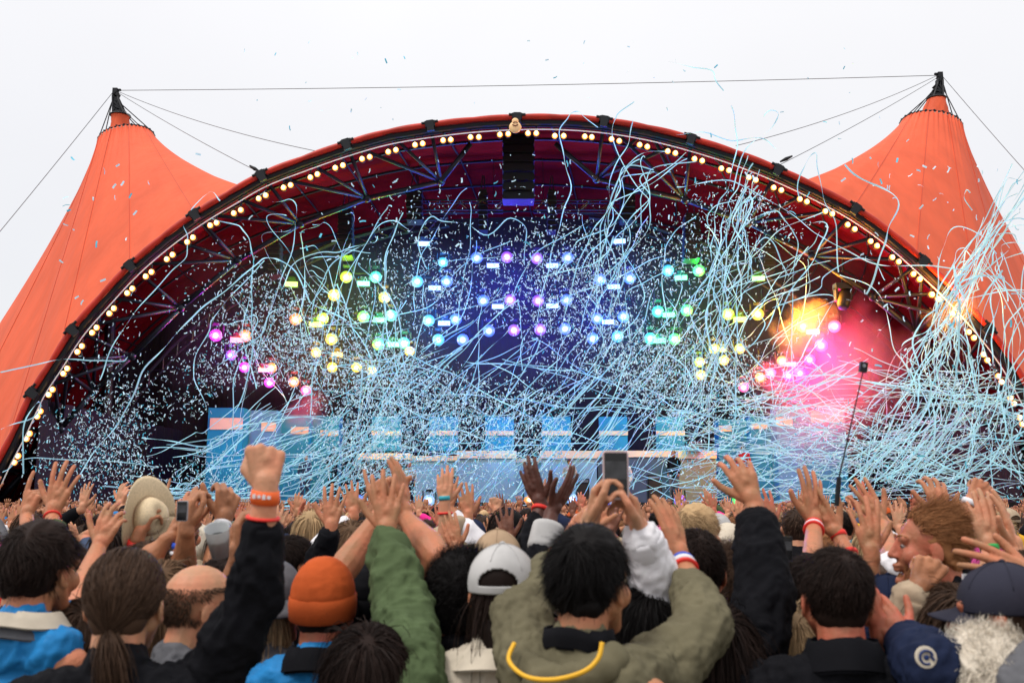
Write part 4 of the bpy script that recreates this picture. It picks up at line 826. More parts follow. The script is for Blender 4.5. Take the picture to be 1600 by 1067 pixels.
    if abs(yaw) > .4 or abs(tilt) > .8 or not near:
        for s in (-1, 1):
            m = MB(); m.ell(h(s * .031, .0775, .003), (.0100, .0100, .0085), 12, 8); e = m.build('eye', M_sclera, root, True)
            if near: m = MB(); m.ell(h(s * .031, .0852, .002), (.0054, .004, .0054), 10, 6, Rm); m.build('iris', M_iris, e, True)
        m = MB()
        for s in (-1, 1): m.tube([h(s * .016, .094, .030), h(s * .034, .091, .036), h(s * .052, .076, .030)], [.003, .0035, .002], 5)
        m.build('eyebrows', HC[hc], root, True)
    if hat: HATS[hat[0]](root, h, Rh, Rm, hat[1:], seed)
    if extra: extra(root, h, b, Rh, Rm, H - O, topo)
    if reach: print('REACH', lab, reach)
    return root
def dome(root, h, Rm, mt, name, r, c, zcut, amp=0, vox=.006, seed=0):
    p = Prim(); p.ell((0, 0, 0), r); me = remesh(p, vox, 2, name); v = getv(me); v[:, 2] = np.where(v[:, 2] < zcut, zcut + (v[:, 2] - zcut) * .02, v[:, 2]); setv(me, v)
    if amp: folds(me, amp, 60, seed)
    v = getv(me); R = np.array(Rm); setv(me, v @ R.T + np.array(h(*c))); me.materials.append(mt); return link(name, me, None, root, True)
def beanie(root, h, Rh, Rm, a, seed):
    o = dome(root, h, Rm, CL_[a[0]], 'beanie', (.090, .108, .108), (0, -.014, .034), -.05, .003, seed=seed)
    m = MB(); rows = []
    for j, (z, k) in enumerate([(-.062, .96), (-.058, 1.02), (-.02, 1.05), (.0, 1.03), (.004, .98)]):
        rows.append([h(.090 * k * cos(t) * (1 + .012 * sin(t * 60)), -.014 + .106 * k * sin(t) * (1 + .012 * sin(t * 60)), .034 + z + .012 * cos(t - 1.57)) for t in np.linspace(0, 2 * pi, 121)])
    m.grid(rows); m.build('turned_brim', CL_[a[0]], o, True)
def bcap(root, h, Rh, Rm, a, seed):
    """a[0] material, a[1] 'back' (worn backwards) or 'front'"""
    s = -1 if a[1] == 'back' else 1; mt = CL_[a[0]]; M = MB(); rows = []; N = 132
    hole = a[1] == 'back'
    # dome as a grid so that the opening above the strap can be left out
    vs = []; fs = []; K = 44
    for j in range(K + 1):
        ph = (pi / 2 + .22) * j / K
        for i in range(N): t = 2 * pi * i / N; sc = 1 + .01 * sin(6 * t) * (j / K); vs.append(h(.088 * sin(ph) * cos(t) * sc, -.014 + .108 * sin(ph) * sin(t) * sc, .03 + .098 * cos(ph)))
    for j in range(K):
        for i in range(N):
            t = 2 * pi * (i + .5) / N; ph = (pi / 2 + .22) * (j + .5) / K; d = abs((t - (1.5 * pi) + pi) % (2 * pi) - pi)
            if s < 0 or True:
                if hole and (d / .62) ** 2 + ((ph - 1.56) / .42) ** 2 < 1 and ph < 1.58: continue
            fs.append((j * N + i, (j + 1) * N + i, (j + 1) * N + (i + 1) % N, j * N + (i + 1) % N))
    M.add(vs, fs); o = M.build('cap', mt, root, True); o.modifiers.new('t', 'SOLIDIFY').thickness = .003
    M = MB(); 
    for j in range(5):
        ph = 0.02
    for k in range(6):
        t = k * pi / 3 + .26; M.tube([h(.089 * sin(p_) * cos(t), -.014 + .109 * sin(p_) * sin(t), .03 + .099 * cos(p_)) for p_ in np.linspace(0.05, 1.2 if not (abs(t - 1.5 * pi) < .6) else .95, 10)], .0012, 4)
    M.ell(h(0, -.014, .130), (.008, .008, .005), 10, 6); M.build('cap_seams', mt, o, True)
    # visor: at the front of the head, or at the nape when worn backwards it points forward out of sight
    vis = 1; f = a[2] if len(a) > 2 else 1; rows = []
    for j in range(7):
        u = j / 6; rows.append([h((.076 + .004 * u) * sin(t), (-.014 + .102 * cos(t) + u * .075 * max(0, cos(t)) ** .6) , .03 - .012 - .018 * abs(sin(t)) ** 2 - .02 * u + (.01 if u == 0 else 0)) for t in np.linspace(-1.25, 1.25, 17)])
    M = MB(); M.grid(rows); v = M.build('visor', CL_[a[3]] if len(a) > 3 else mt, o, True); v.modifiers.new('t', 'SOLIDIFY').thickness = .004
def headband(root, h, Rh, Rm, a, seed):
    m = MB(); m.tube([h(.083 * cos(t), -.014 + .101 * sin(t), .045 + .02 * sin(t)) for t in np.linspace(0, 2 * pi, 49)], .012, 8); m.build('headband', CL_[a[0]], root, True)
def bucket(root, h, Rh, Rm, a, seed):
    o = dome(root, h, Rm, CL_[a[0]], 'bucket_hat', (.088, .106, .1), (0, -.014, .04), -.03, .002, seed=seed); rows = []
    for j in range(4): u = j / 3; rows.append([h((.085 + .045 * u) * cos(t), -.014 + (.104 + .045 * u) * sin(t), .02 - .045 * u) for t in np.linspace(0, 2 * pi, 41)])
    m = MB(); m.grid(rows); v = m.build('hat_brim', CL_[a[0]], o, True); v.modifiers.new('t', 'SOLIDIFY').thickness = .004
HATS = {'beanie': beanie, 'cap': bcap, 'headband': headband, 'bucket': bucket}
# ------------------------------------------------------------------ paper confetti and streamers in the air
M_paper = mat('pale_blue_paper', (.62, .90, 1.0), .6, island=.35, trans=.3, spec=.2)
M_strm = mat('streamer_paper', (.44, .86, .98), .55, island=.2, trans=.35, spec=.2)
M_teal_lit = mat('paper_teal_lit', (.12, .58, .74), .5, island=.3, trans=.25, spec=.3)  # turquoise stage light on low confetti, put into the paper colour
def conf_mesh(C, S, A):
    """C (n,3) centres, S (n,2) sizes, A (n,3) euler angles -> bent two-quad strips"""
    n = len(C); ca, sa = np.cos(A), np.sin(A)
    U = np.stack([ca[:, 2] * ca[:, 1], sa[:, 2] * ca[:, 1], -sa[:, 1]], 1)
    T = np.stack([ca[:, 2] * sa[:, 1] * sa[:, 0] - sa[:, 2] * ca[:, 0], sa[:, 2] * sa[:, 1] * sa[:, 0] + ca[:, 2] * ca[:, 0], ca[:, 1] * sa[:, 0]], 1)
    N = np.cross(U, T); V = np.zeros((n, 6, 3)); k = 0
    for iu, u in enumerate((-1, 0, 1)):
        for t in (-1, 1): V[:, k] = C + U * (u * S[:, :1] / 2) + T * (t * S[:, 1:] / 2) + N * (.12 * S[:, :1] * (1 if u == 0 else 0)); k += 1
    f = np.array([[0, 2, 3, 1], [2, 4, 5, 3]]); Fq = (f[None] + 6 * np.arange(n)[:, None, None]).reshape(-1, 4)
    return V.reshape(-1, 3), Fq
def Pn(px, py, Y):
    x = (px - CX) / F; y = (CY - py) / F; dy = cos(PITCH) - y * sin(PITCH); dz = sin(PITCH) + y * cos(PITCH); t = Y / dy
    return np.stack([x * t, Y, CAMZ + dz * t], 1)
def arch_y(x): return np.interp(x, [p[0] for p in RIM], [p[1] for p in RIM])
# density of the cloud: (cx, cy, sx, sy, weight)
CL = [(800, 440, 150, 60, 1.6), (800, 560, 230, 70, 3.6), (560, 620, 130, 70, 1.9), (260, 690, 85, 60, 2.2), (420, 600, 120, 70, 1.6), (1020, 590, 110, 75, 1.6), (800, 680, 300, 60, 3.2), (560, 720, 220, 50, 1.8), (1160, 560, 120, 110, .9), (1180, 330, 60, 60, .45), (1460, 680, 110, 80, .9), (650, 480, 120, 70, .9), (450, 460, 60, 40, .35), (960, 430, 80, 60, .4), (170, 640, 60, 80, .5)]
w = np.array([c[4] for c in CL]); w /= w.sum(); NC = 62000
ci = NR.choice(len(CL), NC, p=w); ca_ = np.array(CL)[ci]
px = ca_[:, 0] + NR.normal(0, 1, NC) * ca_[:, 2]; py = ca_[:, 1] + NR.normal(0, 1, NC) * ca_[:, 3]
ok = (fnoise(np.stack([px / 40, py / 40, px * 0], 1), 1.0, 4) > NR.uniform(-.55, .42, NC)) & (py < 792) & (py > arch_y(px) + 45) & (px > 30) & (px < 1640); px, py = px[ok], py[ok]; n = len(px)
Yc = NR.uniform(23, 34.5, n); C3 = Pn(px, py, Yc); SZ = np.stack([NR.uniform(.04, .10, n), NR.uniform(.018, .032, n)], 1); AN = NR.uniform(0, 2 * pi, (n, 3)); AN[:, 0] *= 1
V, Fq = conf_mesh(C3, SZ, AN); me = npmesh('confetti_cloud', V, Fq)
tag(link('confetti_cloud', me, [M_paper, M_teal_lit]), 'dense cloud of tiny pale blue paper confetti filling the stage opening', 'confetti', kind='stuff')
me.polygons.foreach_set('material_index', np.repeat((NR.random(n) < .08 + .25 * np.clip((py - 560) / 200, 0, 1)).astype(np.int32), 2))  # more of the turquoise-lit colour lower in the cloud
# the largest pieces, one object each
cm = []
for q in range(8):
    V, Fq = conf_mesh(np.zeros((1, 3)), np.array([[.11 + .006 * q, .040]]), np.array([[0, 0, 0.]])); me = npmesh('confetti_strip', V, Fq); me.materials.append(M_paper if q < 6 else M_teal_lit); cm.append(me)
ZN = [('drifting in the open sky above the arch', 46, lambda: (RN.uniform(330, 1420), RN.uniform(60, 240)), lambda x, y: y < np.interp(x, [p[0] for p in RIM], [p[1] for p in RIM]) - 12),
      ('falling in front of the left orange tent', 22, lambda: (RN.uniform(90, 340), RN.uniform(230, 520)), lambda x, y: y < arch_y(x) - 8),
      ('falling in front of the right orange tent', 40, lambda: (RN.uniform(1270, 1590), RN.uniform(240, 560)), lambda x, y: y < arch_y(x) - 8),
      ('high under the lamps of the arch', 82, lambda: (RN.uniform(330, 1400), RN.uniform(230, 430)), lambda x, y: y > arch_y(x) + 12),
      ('falling before the right end of the stage', 110, lambda: (RN.uniform(1280, 1600), RN.uniform(430, 770)), lambda x, y: y > arch_y(x) + 12)]
for lab, cnt, smp, test in ZN:
    c = 0
    while c < cnt:
        x, y = smp()
        if not test(x, y): continue
        o = bpy.data.objects.new('confetti_strip', RN.choice(cm)); COL.objects.link(o); o.location = P(x, y, RN.uniform(20, 29)); o.rotation_euler = [RN.uniform(0, 6.28) for _ in range(3)]; c += 1
        if 'sky' in lab: o.scale = (.75,) * 3
        tag(o, 'small pale blue paper confetti strip ' + lab, 'confetti', 'confetti ' + lab)
def ribbon(paths, name, width=.06):
    """paths: list of (pixel control points, Y0, Y1, width)"""
    VV, FF = [], []; off = 0
    for ctrl, Y0, Y1, wd in paths:
        L = sum(math.dist(a, b) for a, b in zip(ctrl, ctrl[1:])); n = int(max(14, min(90, L / 7)))
        q = crom(ctrl, n); t = np.linspace(0, 1, n); 
        q[:, 0] += 2.2 * np.sin(t * L / 21 + Y0 * 9) + 1.2 * np.sin(t * L / 9 + Y0); q[:, 1] += 1.8 * np.sin(t * L / 17 + Y1 * 7)
        p = Pn(q[:, 0], q[:, 1], Y0 + (Y1 - Y0) * t + .5 * np.sin(t * 5 + Y0)); tg = np.gradient(p, axis=0); tg /= np.linalg.norm(tg, axis=1)[:, None]
        vw = p - np.array([0, 0, CAMZ]); vw = np.array([0, 1., 0.])[None] + 0 * vw; a = np.cross(tg, vw); a /= np.linalg.norm(a, axis=1)[:, None] + 1e-9; b = np.cross(tg, a)
        ph = .9 * np.sin(t * L / 28 + Y1 * 5) + .5 * np.sin(t * L / 11 + Y0 * 3); d = a * np.cos(ph)[:, None] + b * np.sin(ph)[:, None]
        VV.append(np.stack([p - d * wd / 2, p + d * wd / 2], 1).reshape(-1, 3)); i = np.arange(n - 1) * 2 + off; FF.append(np.stack([i, i + 1, i + 3, i + 2], 1)); off += 2 * n
    return npmesh(name, np.concatenate(VV), np.concatenate(FF))
def streamer(ctrl, lab, grp, Y0=None, Y1=None, wd=None):
    Y0 = Y0 or RN.uniform(26, 33); Y1 = Y1 or Y0 + RN.uniform(-2, 2)
    me = ribbon([(ctrl, Y0, Y1, wd or RN.uniform(.05, .085))], 'paper_streamer'); return tag(link('paper_streamer', me, M_strm), lab, 'streamer', grp)
TR = [([(0, 580), (60, 570), (110, 560), (150, 563), (190, 566), (200, 556)], 'short curled streamer crossing the left edge of the arch at mid height'),
 ([(0, 672), (22, 664), (50, 652), (63, 634), (56, 630), (42, 655), (37, 690), (38, 740)], 'streamer looping over the lowest lamps at the left edge'),
 ([(100, 770), (118, 754), (160, 690), (202, 630), (233, 569), (280, 515), (327, 474), (380, 430), (415, 403), (440, 408), (470, 440), (490, 475), (540, 500)], 'long bold streamer rising from the left crowd and bending over'),
 ([(159, 592), (169, 555), (199, 501), (236, 461), (270, 424), (290, 396), (294, 372), (288, 352)], 'thin streamer climbing to the left arch lamps'),
 ([(322, 643), (307, 599), (305, 562), (324, 518), (337, 491), (371, 454), (412, 407)], 'streamer bowed outward left of the magenta light'),
 ([(317, 587), (354, 565), (378, 545), (408, 518), (422, 491), (449, 481)], 'streamer slanting past the orange light on the left'),
 ([(327, 340), (371, 353), (388, 370), (393, 404), (395, 458), (393, 520), (385, 600), (360, 660)], 'streamer hooked at the left arch and hanging straight down'),
 ([(440, 450), (455, 415), (500, 396), (530, 393), (550, 385), (584, 381), (589, 369)], 'streamer kinked above the green strobe at the left'),
 ([(668, 420), (655, 380), (658, 359), (670, 337), (692, 347), (732, 352), (763, 366), (790, 342), (817, 352), (824, 373), (820, 413)], 'wavy streamer with two humps over the blue lights'),
 ([(932, 198), (915, 182), (901, 176), (885, 182), (875, 205), (883, 248), (891, 285), (881, 325), (871, 369), (861, 406), (847, 454), (834, 520)], 'long streamer hooked over the top of the arch right of the crown'),
 ([(992, 160), (965, 177), (956, 197), (965, 238), (999, 292), (1011, 319), (990, 345), (965, 370), (945, 405)], 'streamer standing above the arch and snaking down behind the white blue strobe'),
 ([(989, 190), (982, 214), (969, 248), (954, 285), (955, 335), (949, 366), (935, 420), (918, 467), (905, 520)], 'streamer swinging down left of the upper right strobe'),
 ([(1075, 249), (1020, 285), (965, 312), (945, 339), (935, 380), (950, 450)], 'streamer coming from the right arch lamps into the bundle'),
 ([(870, 430), (898, 386), (911, 373), (942, 359), (969, 339), (990, 300), (1040, 262), (1075, 240)], 'streamer arching over the violet and blue lights'),
 ([(1320, 259), (1354, 282), (1401, 313), (1391, 356), (1374, 404), (1354, 458)], 'bold kinked streamer over the right tent edge'),
 ([(1060, 292), (1094, 287), (1148, 284), (1195, 309), (1259, 353), (1296, 377), (1347, 404), (1397, 417), (1465, 415), (1515, 424)], 'long streamer running level across the right arch'),
 ([(1171, 245), (1151, 289), (1134, 336), (1121, 390), (1111, 458), (1095, 560), (1100, 640)], 'straightest streamer of the right vertical bundle'),
 ([(1161, 400), (1161, 370), (1175, 343), (1212, 329), (1235, 356), (1244, 380), (1240, 458), (1238, 600)], 'tall arched streamer right of the green strobe'),
 ([(1170, 440), (1178, 390), (1195, 373), (1212, 387), (1235, 431)], 'small arched streamer just above the green strobe'),
 ([(1260, 352), (1289, 350), (1283, 383), (1262, 424), (1229, 458), (1215, 520)], 'hook shaped streamer left of the moving head light'),
 ([(1225, 478), (1276, 451), (1289, 431), (1340, 404), (1367, 410), (1380, 440)], 'streamer passing above the big moving head light'),
 ([(1313, 430), (1357, 444), (1384, 488), (1394, 528), (1408, 562), (1421, 589)], 'streamer curving round the right side of the pink smoke'),
 ([(1465, 470), (1468, 431), (1472, 387), (1495, 353), (1543, 373), (1560, 420), (1575, 470)], 'looped streamer standing against the right tent'),
 ([(1249, 309), (1252, 269), (1269, 240), (1279, 259), (1288, 309), (1303, 353), (1311, 424)], 'hooked streamer standing above the right arch'),
 ([(1044, 98), (1080, 105), (1108, 108), (1118, 125), (1132, 144)], 'faint streamer alone in the sky over the right half'),
 ([(1195, 181), (1205, 172), (1217, 181), (1202, 201), (1171, 225), (1155, 260), (1148, 300)], 'streamer with a shepherd crook top in the sky'),
 ([(1144, 164), (1148, 201), (1150, 242), (1140, 290)], 'upright streamer rising through the arch into the sky'),
 ([(1060, 212), (1100, 205), (1140, 222), (1190, 215), (1215, 232)], 'streamer lying along the top of the right arch'),
 ([(1516, 330), (1505, 310), (1512, 295), (1518, 300)], 'short curl of streamer high on the right tent'),
 ([(1210, 480), (1300, 462), (1262, 540), (1215, 600)], 'streamer strung from the moving head to the pink lights'),
 ([(300, 330), (330, 300), (345, 312)], 'tiny thin streamer end on the left tent')]
for i, (c, lab) in enumerate(TR): streamer(c, lab, 'paper streamers in the air', wd=.055 if 'bold' in lab else .036 if 'thin' not in lab and 'faint' not in lab else .035)
u = RN.uniform
def gen(kind):
    if kind == 'fan':
        a = u(0, 1); x0 = 1330 + 110 * a; top = u(0, 1); xt = 1500 + 110 * top + u(-20, 30); yt = 430 - 170 * top + u(-30, 60)
        c = [(x0 + u(-10, 10), 750 + u(-20, 20)), (x0 + 60 + u(-45, 45), 660 + u(-35, 35)), (1440 + 40 * a + u(-50, 50), 570 + u(-35, 35)), (1485 + u(-30, 30), 490 + u(-25, 25)), (xt, yt)]
        if u(0, 1) < .5: c.append((xt + u(10, 60), yt + u(-50, 30)))
        return c
    if kind == 'fan2':
        x = u(1480, 1600); return [(x + u(-60, 60), 770), (x + u(-30, 30), 690), (x, 600), (x + u(-20, 40), 520), (x + u(-60, 60), u(380, 480)), (x + u(-90, 90), u(380, 470))]
    if kind == 'bundle':
        x = u(1118, 1180); k = u(.3, 1); return [(x + u(-60, 70), 620 + u(-60, 90)), (x - 25 + u(-35, 35), 500), (x - 10 + u(-25, 25), 420 + u(-20, 20)), (x + u(-22, 22), 340), (x + 12 + u(-15, 30), 340 - 90 * k)]
    if kind == 'bundle2':
        x = u(940, 990); k = u(0, 1); return [(x - 30 + u(-40, 40), u(450, 540)), (x - 15 + u(-28, 28), 420), (x + u(-28, 28), 360), (x + 10 + u(-25, 25), 310), (x + 40 * k + u(-10, 20), 265 + u(-20, 20)), (x + 110 * k, 255 + u(-25, 25))]
    if kind == 'tangle':
        cx, cy = u(1120, 1600), u(590, 780); a = u(-1.0, 1.3); L = u(60, 190); b = u(-.5, .5)
        return [(cx - cos(a) * L + sin(a) * b * L * .6, cy + sin(a) * L * .55), (cx - cos(a) * L * .4, cy + sin(a) * L * .25 + b * 22), (cx + cos(a) * L * .3 - sin(a) * b * 20, cy - sin(a) * L * .2 - b * 25), (cx + cos(a) * L, cy - sin(a) * L * .6)]
    if kind == 'mid':
        cx, cy = u(560, 1130), u(560, 780); a = u(.5, 1.25) if u(0, 1) < .75 else u(-.6, .3); L = u(50, 150)
        return [(cx - cos(a) * L, cy + sin(a) * L), (cx + u(-8, 8), cy + u(-8, 8)), (cx + cos(a) * L, cy - sin(a) * L)]
    if kind == 'left':
        cx, cy = u(300, 580), u(650, 790); a = u(.1, 1.1); L = u(60, 150); return [(cx - cos(a) * L, min(800, cy + sin(a) * L * .8)), (cx - L * .3 * cos(a), cy + L * .2), (cx + u(-12, 12), cy + u(-14, 14)), (cx + cos(a) * L, cy - sin(a) * L)]
    if kind == 'low':
        x, y = u(0, 420), u(735, 800); return [(x, y), (x + u(60, 120), y - u(-10, 25)), (x + u(150, 260), y - u(-25, 40))]
    if kind == 'centre':
        cx, cy = u(600, 1000), u(400, 600); a = u(.2, 1.9); L = u(40, 120); b = u(-30, 30); return [(cx - cos(a) * L, cy + sin(a) * L), (cx + b, cy + b * .4), (cx + cos(a) * L, cy - sin(a) * L)]
    if kind == 'leftarc':
        cx, cy = u(380, 600), u(420, 620); a = u(1.0, 2.2); L = u(50, 130); b = u(-25, 25); return [(cx - cos(a) * L, cy + sin(a) * L), (cx + b, cy + u(-10, 10)), (cx + cos(a) * L, cy - sin(a) * L), (cx + cos(a) * L + u(-50, 50), cy - sin(a) * L + u(-20, 10))]
    if kind == 'rightarc':
        cx, cy = u(1020, 1260), u(380, 620); a = u(.3, 2.2); L = u(50, 110); b = u(-35, 35); return [(cx - cos(a) * L, cy + sin(a) * L), (cx - cos(a) * L * .3 + b, cy + u(-12, 12)), (cx + cos(a) * L * .5 + b, cy - sin(a) * L * .6), (cx + cos(a) * L, cy - sin(a) * L)]
def nth_(i): return ordinal[i] if i < 12 else '%d%s' % (i + 1, {1: 'st', 2: 'nd', 3: 'rd'}.get((i + 1) % 10, 'th') if i + 1 not in (11, 12, 13) else 'th')
GEN = [('fan', 26, 'streamer in the steep fan before the right tent'), ('fan2', 14, 'pale blue streamer hanging over the right arch leg'), ('bundle', 12, 'streamer in the upright bundle at right'), ('bundle2', 8, 'pale blue streamer in the bundle hanging right of the crown'),
       ('tangle', 62, 'streamer in the low tangle over the right set blocks'), ('mid', 34, 'fine streamer slanting low across mid stage'), ('left', 28, 'streamer in the low tangle over the left set blocks'), ('low', 8, 'pale blue streamer lying low over the far left crowd'),
       ('centre', 12, 'fine streamer among the blue lights in the middle'), ('leftarc', 10, 'fine streamer among the yellow and green lights on the left'), ('rightarc', 10, 'fine streamer among the yellow green lights on the right')]
for kind, cnt, lab in GEN:
    for i, gc in enumerate(sorted([gen(kind) for _ in range(cnt)], key=lambda q: sum(t[0] for t in q) / len(q))): streamer(gc, lab + ', ' + nth_(i) + ' from left', 'streamers: ' + lab, wd=u(.025, .042) if kind in ('mid', 'centre', 'leftarc', 'rightarc', 'bundle2') else u(.024, .05))
rest = [(gen(k), u(30, 38), u(30, 38), u(.018, .038)) for k, c in (('tangle', 170), ('mid', 110), ('left', 45), ('fan', 14), ('rightarc', 30), ('centre', 22), ('leftarc', 20)) for _ in range(c)]
tag(link('streamer_tangle', ribbon(rest, 'streamer_tangle'), M_strm), 'fine tangle of pale blue paper streamers filling the stage mouth', 'streamers', kind='stuff')
# ------------------------------------------------------------------ the people near the camera
def A(side, w, **k): k.update(side=side, w=w); return k
def collar(col, R=.078, hgt=.05, dz=-.15, flare=.016, name='collar'):
    def f(root, h, b, Rh, Rm, Hl, topo):
        m = MB(); rows = []; N = 80
        for u_, rr_ in ((0, flare), (.25, flare * .75), (.6, flare * .35), (1, 0), (1.06, .003), (1.0, .008), (.5, .010 + flare * .4), (.1, flare + .004)):
            rows.append([b((R + rr_ + .003 * sin(5 * t + 2)) * cos(t), -.052 + (R - .004 + rr_ + .003 * sin(7 * t)) * sin(t), dz - hgt / 2 + u_ * hgt - .014 * sin(t) + .004 * sin(3 * t)) for t in np.linspace(0, 2 * pi, N)])
        m.grid(rows); m.build(name, CL_[col], root, True)
    return f
def hood(col):
    def f(root, h, b, Rh, Rm, Hl, topo):
        pr = Prim()
        for t in np.linspace(-.2, 1.2, 13): a = pi + t * pi; pr.ell(b(.115 * cos(a), -.085 + .075 * sin(a), -.155 - .055 * abs(sin(a))), (.034, .032, .034), None, 10, 8)
        pr.ell(b(0, -.165, -.235), (.075, .03, .05)); me = remesh(pr, .007, 3, 'hood'); folds(me, .009, 45, 8); me.materials.append(CL_[col]); link('hood', me, None, root, True)
    return f
def both(*fs):
    def f(*a):
        for q in fs: q(*a)
    return f
FG = []
KD = 1.1
def PF(x, y, Y): return P(x, y, Y * KD)
def man(lab, px, py, D, **k):
    D *= KD; FG.append((P(px, py, D).x, D)); return person(lab, P(px, py, D), **k)
# --- left
man('brown haired person in a bright blue rain jacket with cream collar at the far left', 66, 892, 2.5, yaw=-.3, hair=('messy', 'dark'), tone='light', top='blue', extra=both(collar('grey', .080, .05, -.165, .03, 'inner_collar'), collar('cream', .088, .045, -.135, .03)), arms=[A('R', PF(154, 856, 3.1), e=PF(122, 940, 2.85), sh=PF(112, 1005, 2.6), hd=(.25, .2, 1), pose='relaxed', cuff=-.5)])
def cord(root, h, b, Rh, Rm, Hl, topo):
    m = MB(); m.tube([Vector(p) for p in crom([b(-.098, -.17, -.135), b(-.088, -.205, -.17), b(-.03, -.225, -.198), b(.04, -.225, -.198), b(.10, -.205, -.178), b(.122, -.18, -.15), b(.124, -.165, -.115)], 40)], .0052, 8); m.build('hood_cord', mat('yellow_cord', (.78, .42, .02), .6, bump=.6, bscale=500), root, True)
man('brown haired person with a low ponytail in black raising a fist with an orange wristband', 197, 942, 2.12, yaw=.05, hair=('sleek', 'brown'), tone='fair', top='black', arms=[A('R', PF(415, 768, 2.05), e=PF(398, 935, 2.08), sh=PF(335, 1080, 2.14), hd=(-.06, .1, 1), pn=(-.35, 1, 0), pose='fist', hs=1.1, cuff=.175, loose=1.02, bands=[('orange', .012, .030), ('red', .058, .006)], print=0)])
man('bald person looking right behind the raised black sleeve', 316, 948, 2.55, yaw=-1.0, hair=('bald', 'brown'), tone='fair', top='grey')
man('person with long light brown hair between the ponytail and the bald head', 258, 940, 3.0, yaw=-.1, hair=('long', 'light_brown'), tone='light', top='cream', arms=[A('L', PF(288, 830, 3.2), e=PF(277, 935, 3.2), hd=(0, .1, 1), pose='relaxed', cuff=-.5, bands=[('blue', .05, .02), ('white', .075, .012), ('silver', .17, .03)])])
man('person in a cream jacket half hidden behind the ponytail', 138, 1010, 2.6, hair=('mid', 'brown'), top='cream', tone='light')
man('person in a rust orange beanie and blue jacket', 506, 948, 2.62, yaw=-.03, hair=('crop', 'dark'), tone='ruddy', top='blue', hat=('beanie', 'rust'), extra=collar('black', .074, .075, -.150, .03))
man('person in a grey bucket hat with long blond hair', 428, 945, 2.85, yaw=-.4, hair=('long', 'blond'), tone='light', top='grey', hat=('bucket', 'grey'))
man('person in a black beanie with both bare arms raised, one hand making a horned sign', 580, 945, 2.95, hair=('crop', 'black'), tone='light', top='black', hat=('beanie', 'black'), bare=True,
    arms=[A('L', PF(598, 798, 2.85), e=PF(524, 908, 2.72), sh=PF(515, 975, 2.9), hd=(-.25, .1, 1), pn=(.2, 1, 0), pose='shaka', cuff=-.35, thin=1.05), A('R', PF(632, 806, 2.8), e=PF(684, 872, 2.66), sh=PF(655, 985, 2.86), hd=(-.10, .1, 1), pn=(-1, .4, 0), pose='clap', cuff=-.3, thin=1.1)])
man('dark haired person at the bottom edge raising a rolled green sleeve', 577, 1062, 2.25, yaw=-.15, hair=('mid', 'dark'), tone='light', top='green', arms=[A('R', PF(604, 834, 2.62), e=PF(632, 950, 2.5), sh=PF(655, 1075, 2.25), hd=(-.02, .1, 1), pose='open', cuff=.23, loose=1.3)])
man('young person with short brown hair turned right and one hand up in a black sleeve', 460, 885, 3.9, yaw=-.9, hair=('short', 'dark'), tone='light', top='black', arms=[A('R', PF(517, 826, 3.75), e=PF(492, 905, 3.8), hd=(.05, .1, 1), pose='open', cuff=.22, bands=[('dark', .03, .015), ('red', .012, .008)])])
man('person with long fair hair behind the bare raised arms', 548, 858, 4.3, hair=('long', 'light_brown'), tone='light', top='white')
man('dark curly haired person left of the pale backwards cap', 722, 935, 2.65, yaw=-.2, hair=('curly', 'black'), tone='brown', top='black')
man('person in a pale grey backwards cap with long dark hair and cream jacket', 786, 928, 2.4, yaw=-.12, hair=('long', 'dark'), tone='light', top='cream', hat=('cap', 'lgrey', 'back'), extra=collar('cream', .085, .05, -.175, .04))
man('person in a tan cap behind the pale grey cap', 776, 884, 3.3, yaw=.2, hair=('mid', 'light_brown'), tone='light', top='beige', hat=('cap', 'tan', 'back'))
man('person clapping overhead in black sleeves with grey cuffs', 852, 930, 3.0, hair=('short', 'black'), tone='dark', top='black', arms=[A('R', PF(862, 800, 3.3), e=PF(838, 905, 3.2), hd=(.55, .1, .75), pn=(-.9, .5, .2), pose='open', cuff=.21, cuffm='lgrey'), A('L', PF(846, 788, 3.4), e=PF(822, 885, 3.3), hd=(-.42, 0, 1), pn=(.6, 1, 0), pose='clap', cuff=.19, bands=[('red', .02, .014)])])
man('black haired person in an olive jacket with a yellow cord, both arms raised', 924, 912, 2.15, yaw=-.62, hair=('messy', 'black'), tone='light', top='olive', width=1.12, extra=both(hood('olive'), collar('black', .072, .06, -.135, .006, 'shirt_collar'), cord),
    arms=[A('R', PF(1064, 872, 2.51), e=PF(1102, 985, 2.27), sh=PF(1045, 1050, 2.18), hd=(-.22, .15, 1), pn=(-.6, .8, 0), pose='clap', cuff=.20, loose=1.18, bands=[('white', .035, .016), ('blue', .02, .012), ('red', .052, .010)]), A('L', PF(884, 848, 2.56), e=PF(812, 960, 2.29), sh=PF(820, 1050, 2.16), hd=(.6, .2, .55), pn=(.2, 1, -.3), pose='clap', cuff=.24, loose=1.18)])
O_ = man('short dark haired person in white sleeves holding up a phone', 1006, 985, 2.5, hair=('mid', 'black'), tone='fair', top='white', arms=[A('R', PF(1002, 832, 2.42), e=PF(1034, 945, 2.5), sh=PF(1050, 1040, 2.5), hd=(-.35, .0, 1), pn=(-.9, -.3, 0), pose='grip', cuff=.225, loose=1.25, bands=[('red', .012, .028), ('white', .035, .012)]), A('L', PF(922, 818, 2.42), e=PF(878, 915, 2.5), sh=PF(950, 1010, 2.5), hd=(.22, .0, 1), pn=(.9, -.3, 0), pose='grip', cuff=.1)])
